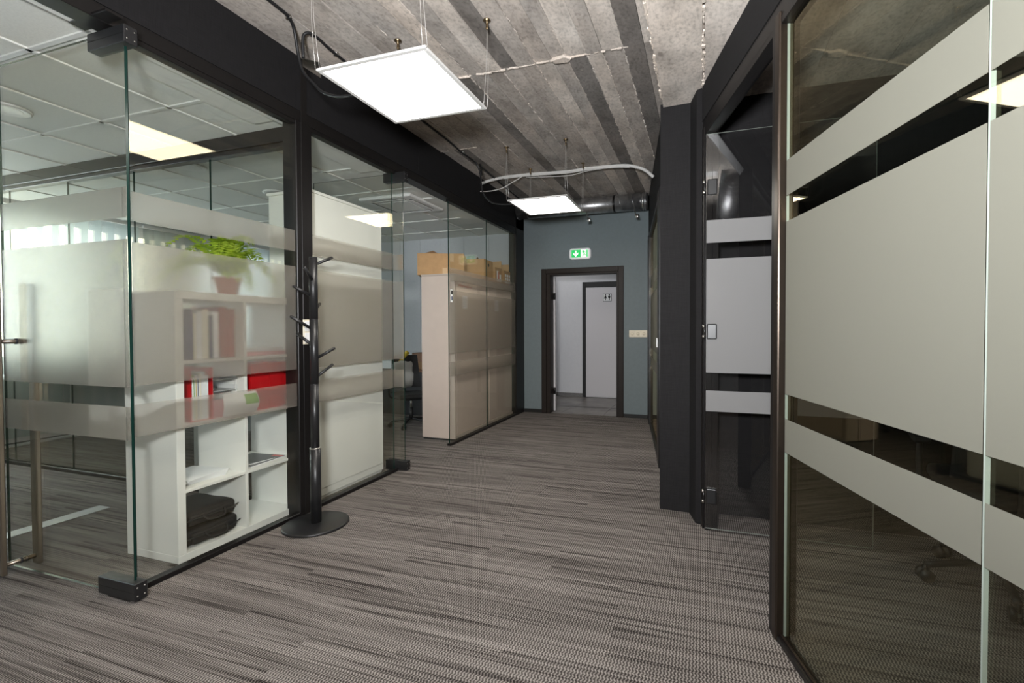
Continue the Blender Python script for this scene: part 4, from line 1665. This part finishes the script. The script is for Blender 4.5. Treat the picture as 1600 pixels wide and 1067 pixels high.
# office chair
def office_chair(loc, rz, label, seatmat='chair_mesh', group=None, headrest=False):
    e = empty('office_chair', loc, rz, label=label, cat='chair', group=group)
    for k in range(5):
        a = 2 * PI * k / 5 + .3
        b = MB()
        c, s = math.cos(a), math.sin(a)
        b.tube([(0.02 * c, 0.02 * s, .115), (.16 * c, .16 * s, .10), (.29 * c, .29 * s, .075)], .016, 'black_plastic', 8, 3)
        lg = b.build('leg', e)
        b = MB()
        n = Vector((-s, c, 0))
        cc = Vector((.29 * c, .29 * s, .03))
        for sg in (-1, 1):
            b.cyl(cc + n * sg * .008, cc + n * sg * .028, .030, 'black_plastic', seg=18)
        b.cyl(cc - n * .01, cc + n * .01, .008, 'steel', seg=10)
        b.cyl(cc + Vector((0, 0, .01)), cc + Vector((0, 0, .045)), .007, 'black_plastic', seg=8)
        b.build('caster', lg)
    b = MB()
    b.cyl((0, 0, .10), (0, 0, .28), .028, 'black_plastic', seg=16)
    b.cyl((0, 0, .28), (0, 0, .42), .016, 'steel', seg=16)
    b.build('gas_column', e)
    b = MB()
    softbox(b, -.24, .24, -.23, .25, .43, .50, seatmat, .03, .002, 2)
    b.box(-.12, .12, -.14, .14, .405, .435, 'black_plastic', bev=.01)
    b.build('seat', e)
    b = MB()
    b.quadgrid(lambda u, v: ((u - .5) * .44 * (1 - .15 * v), .25 + .05 * v + .06 * (1 - (2 * u - 1) ** 2) * .8, .55 + v * .50), 8, 8, seatmat)
    b.quadgrid(lambda u, v: ((u - .5) * .44 * (1 - .15 * v), .262 + .05 * v + .06 * (1 - (2 * u - 1) ** 2) * .8, .55 + v * .50), 8, 8, seatmat)
    b.build('backrest', e)
    b = MB()
    b.tube([(0, .15, .42), (0, .30, .44), (0, .325, .60), (0, .345, .85)], .018, 'black_plastic', 8, 4)
    b.build('back_support', e)
    for sx in (-1, 1):
        b = MB()
        b.tube([(sx * .20, .05, .43), (sx * .29, .05, .46), (sx * .30, .05, .66)], .013, 'black_plastic', 8, 4)
        b.box(sx * .30 - .035, sx * .30 + .035, -.10, .14, .66, .685, 'black_plastic', bev=.01)
        b.build('armrest', e)
    return e
ch = office_chair((-3.42, 4.86, 0), .9, 'black office chair with coats over its back, seen through the far left opening')
ch.scale = (.85, .85, .82)
b = MB()
softbox(b, -.20, .10, .20, .31, .55, .96, 'coat_gray', .05, .03, 8)
o = b.build('draped_coat', None)
o.scale = ch.scale
o.location = ch.location; o.rotation_euler = ch.rotation_euler
tag(o, 'light grey jacket hanging over the office chair backrest', 'jacket')
b = MB()
b.tube([(-.20, .34, .60), (-.14, .28, .80), (-.02, .36, 1.0), (.06, .34, 1.10)], .035, 'yellow', 8, 4)
o = b.build('yellow_scarf', None)
o.scale = ch.scale
o.location = ch.location; o.rotation_euler = ch.rotation_euler
tag(o, 'mustard yellow cloth bunched on the office chair', 'cloth')
# shelf/desk behind with boxes
sb = empty('side_table', (-3.9, 5.75, 0), label='dark wooden sideboard against the far wall of the left office', cat='sideboard')
part('body', [(-.75, .85, -.28, .30, .0, .60)], 'black_plastic', sb, (0, 0, 0), .004)
part('top', [(-.77, .87, -.30, .31, .6005, .625)], 'wood_dark', sb, (0, 0, 0), .003)
for k, (x, zz, w, h_, m, l_) in enumerate(((.2, .6255, .5, .11, 'cardboard_dark', 'dark brown flat carton stacked lowest on the sideboard'), (.22, .736, .48, .12, 'wood_dark', 'dark brown flat carton stacked on top of another on the sideboard'),
                                           (-.35, .6255, .40, .11, 'paper', 'white document box on the left of the sideboard'))):
    b = MB()
    b.box(-w / 2, w / 2, -.15, .15, 0, h_, m, bev=.003)
    b.box(w / 2 - .15, w / 2 - .05, -.152, -.15, h_ * .3, h_ * .6, 'paper_cream')
    o = b.build('storage_box', None)
    o.location = (-3.9 + x, 5.75, zz)
    tag(o, l_, 'box', 'boxes on the sideboard')

# ceiling fittings of the office
def downlight(x, y, label):
    e = empty('downlight', (x, y, ZT), label=label, cat='ceiling light', group='round downlights in the office ceiling')
    b = MB()
    b.lathe([(.080, -.010), (.098, -.014), (.112, -.010), (.112, 0), (.080, 0)], (0, 0, 0), 'white_frame', 36)
    b.build('trim_ring', e)
    b = MB()
    b.lathe([(.001, -.004), (.079, -.006), (.079, -.001), (.001, -.001)], (0, 0, 0), 'paper', 28)
    b.build('lens', e)
    b = MB()
    b.lathe([(.062, -.009), (.070, -.012), (.074, -.009)], (0, 0, 0), 'white_frame', 28)
    b.build('inner_ring', e)
downlight(-4.05, 1.68, 'round recessed downlight nearest the open front glass door')
downlight(-4.04, 2.74, 'round recessed downlight just beyond the black cross rail')
downlight(-4.03, 3.18 + .35, 'third round recessed downlight deeper in the office ceiling')
ac = empty('air_conditioner', (-3.07, 4.24, ZT), label='square ceiling cassette air conditioner above the far left opening', cat='air conditioner')
b = MB()
b.box(-.31, .31, -.31, .31, -.035, 0, 'white_frame', bev=.012, seg=2)
b.build('cover', ac)
for k in range(4):
    b = MB()
    R_ = Matrix.Rotation(PI / 2 * k, 3, 'Z')
    b.box(-.20, .20, .215, .255, -.040, -.030, 'gap_dark', bev=.004, rot=R_, piv=(0, 0, 0))
    b.box(-.195, .195, .219, .252, -.044, -.038, 'white_frame', bev=.002, rot=R_, piv=(0, 0, 0))
    b.build('louvre', ac)
b = MB()
for k in range(17):
    u = -.16 + k * .02
    b.box(u - .006, u + .006, -.17, .17, -.041, -.034, 'grid_white')
for k in range(9):
    u = -.16 + k * .04
    b.box(-.17, .17, u - .002, u + .002, -.040, -.035, 'grid_white')
g_ = b.build('grille', ac)
b = MB()
b.box(-.175, .175, -.175, .175, -.0355, -.0345, 'coat_gray')
b.build('filter', ac)

# ============================================================ RIGHT DARK ROOM FURNITURE
office_chair((1.30, 2.62, 0), 2.9, 'black swivel chair in the dark right room, the farther one', group='swivel chairs in the right room')
office_chair((1.46, 1.95, 0), 2.2, 'black swivel chair in the dark right room, the nearer one', group='swivel chairs in the right room')
tb = empty('meeting_table', (2.5, 1.7, 0), label='dark meeting table in the right room', cat='table')
part('tabletop', [(-.6, .8, -.9, .9, .72, .745)], 'wood_dark', tb, (0, 0, 0), .004)
for x in (-.5, .7):
    for y in (-.8, .8):
        part('leg', [(x - .025, x + .025, y - .025, y + .025, 0, .72)], 'black_metal', tb, (0, 0, 0), .003)
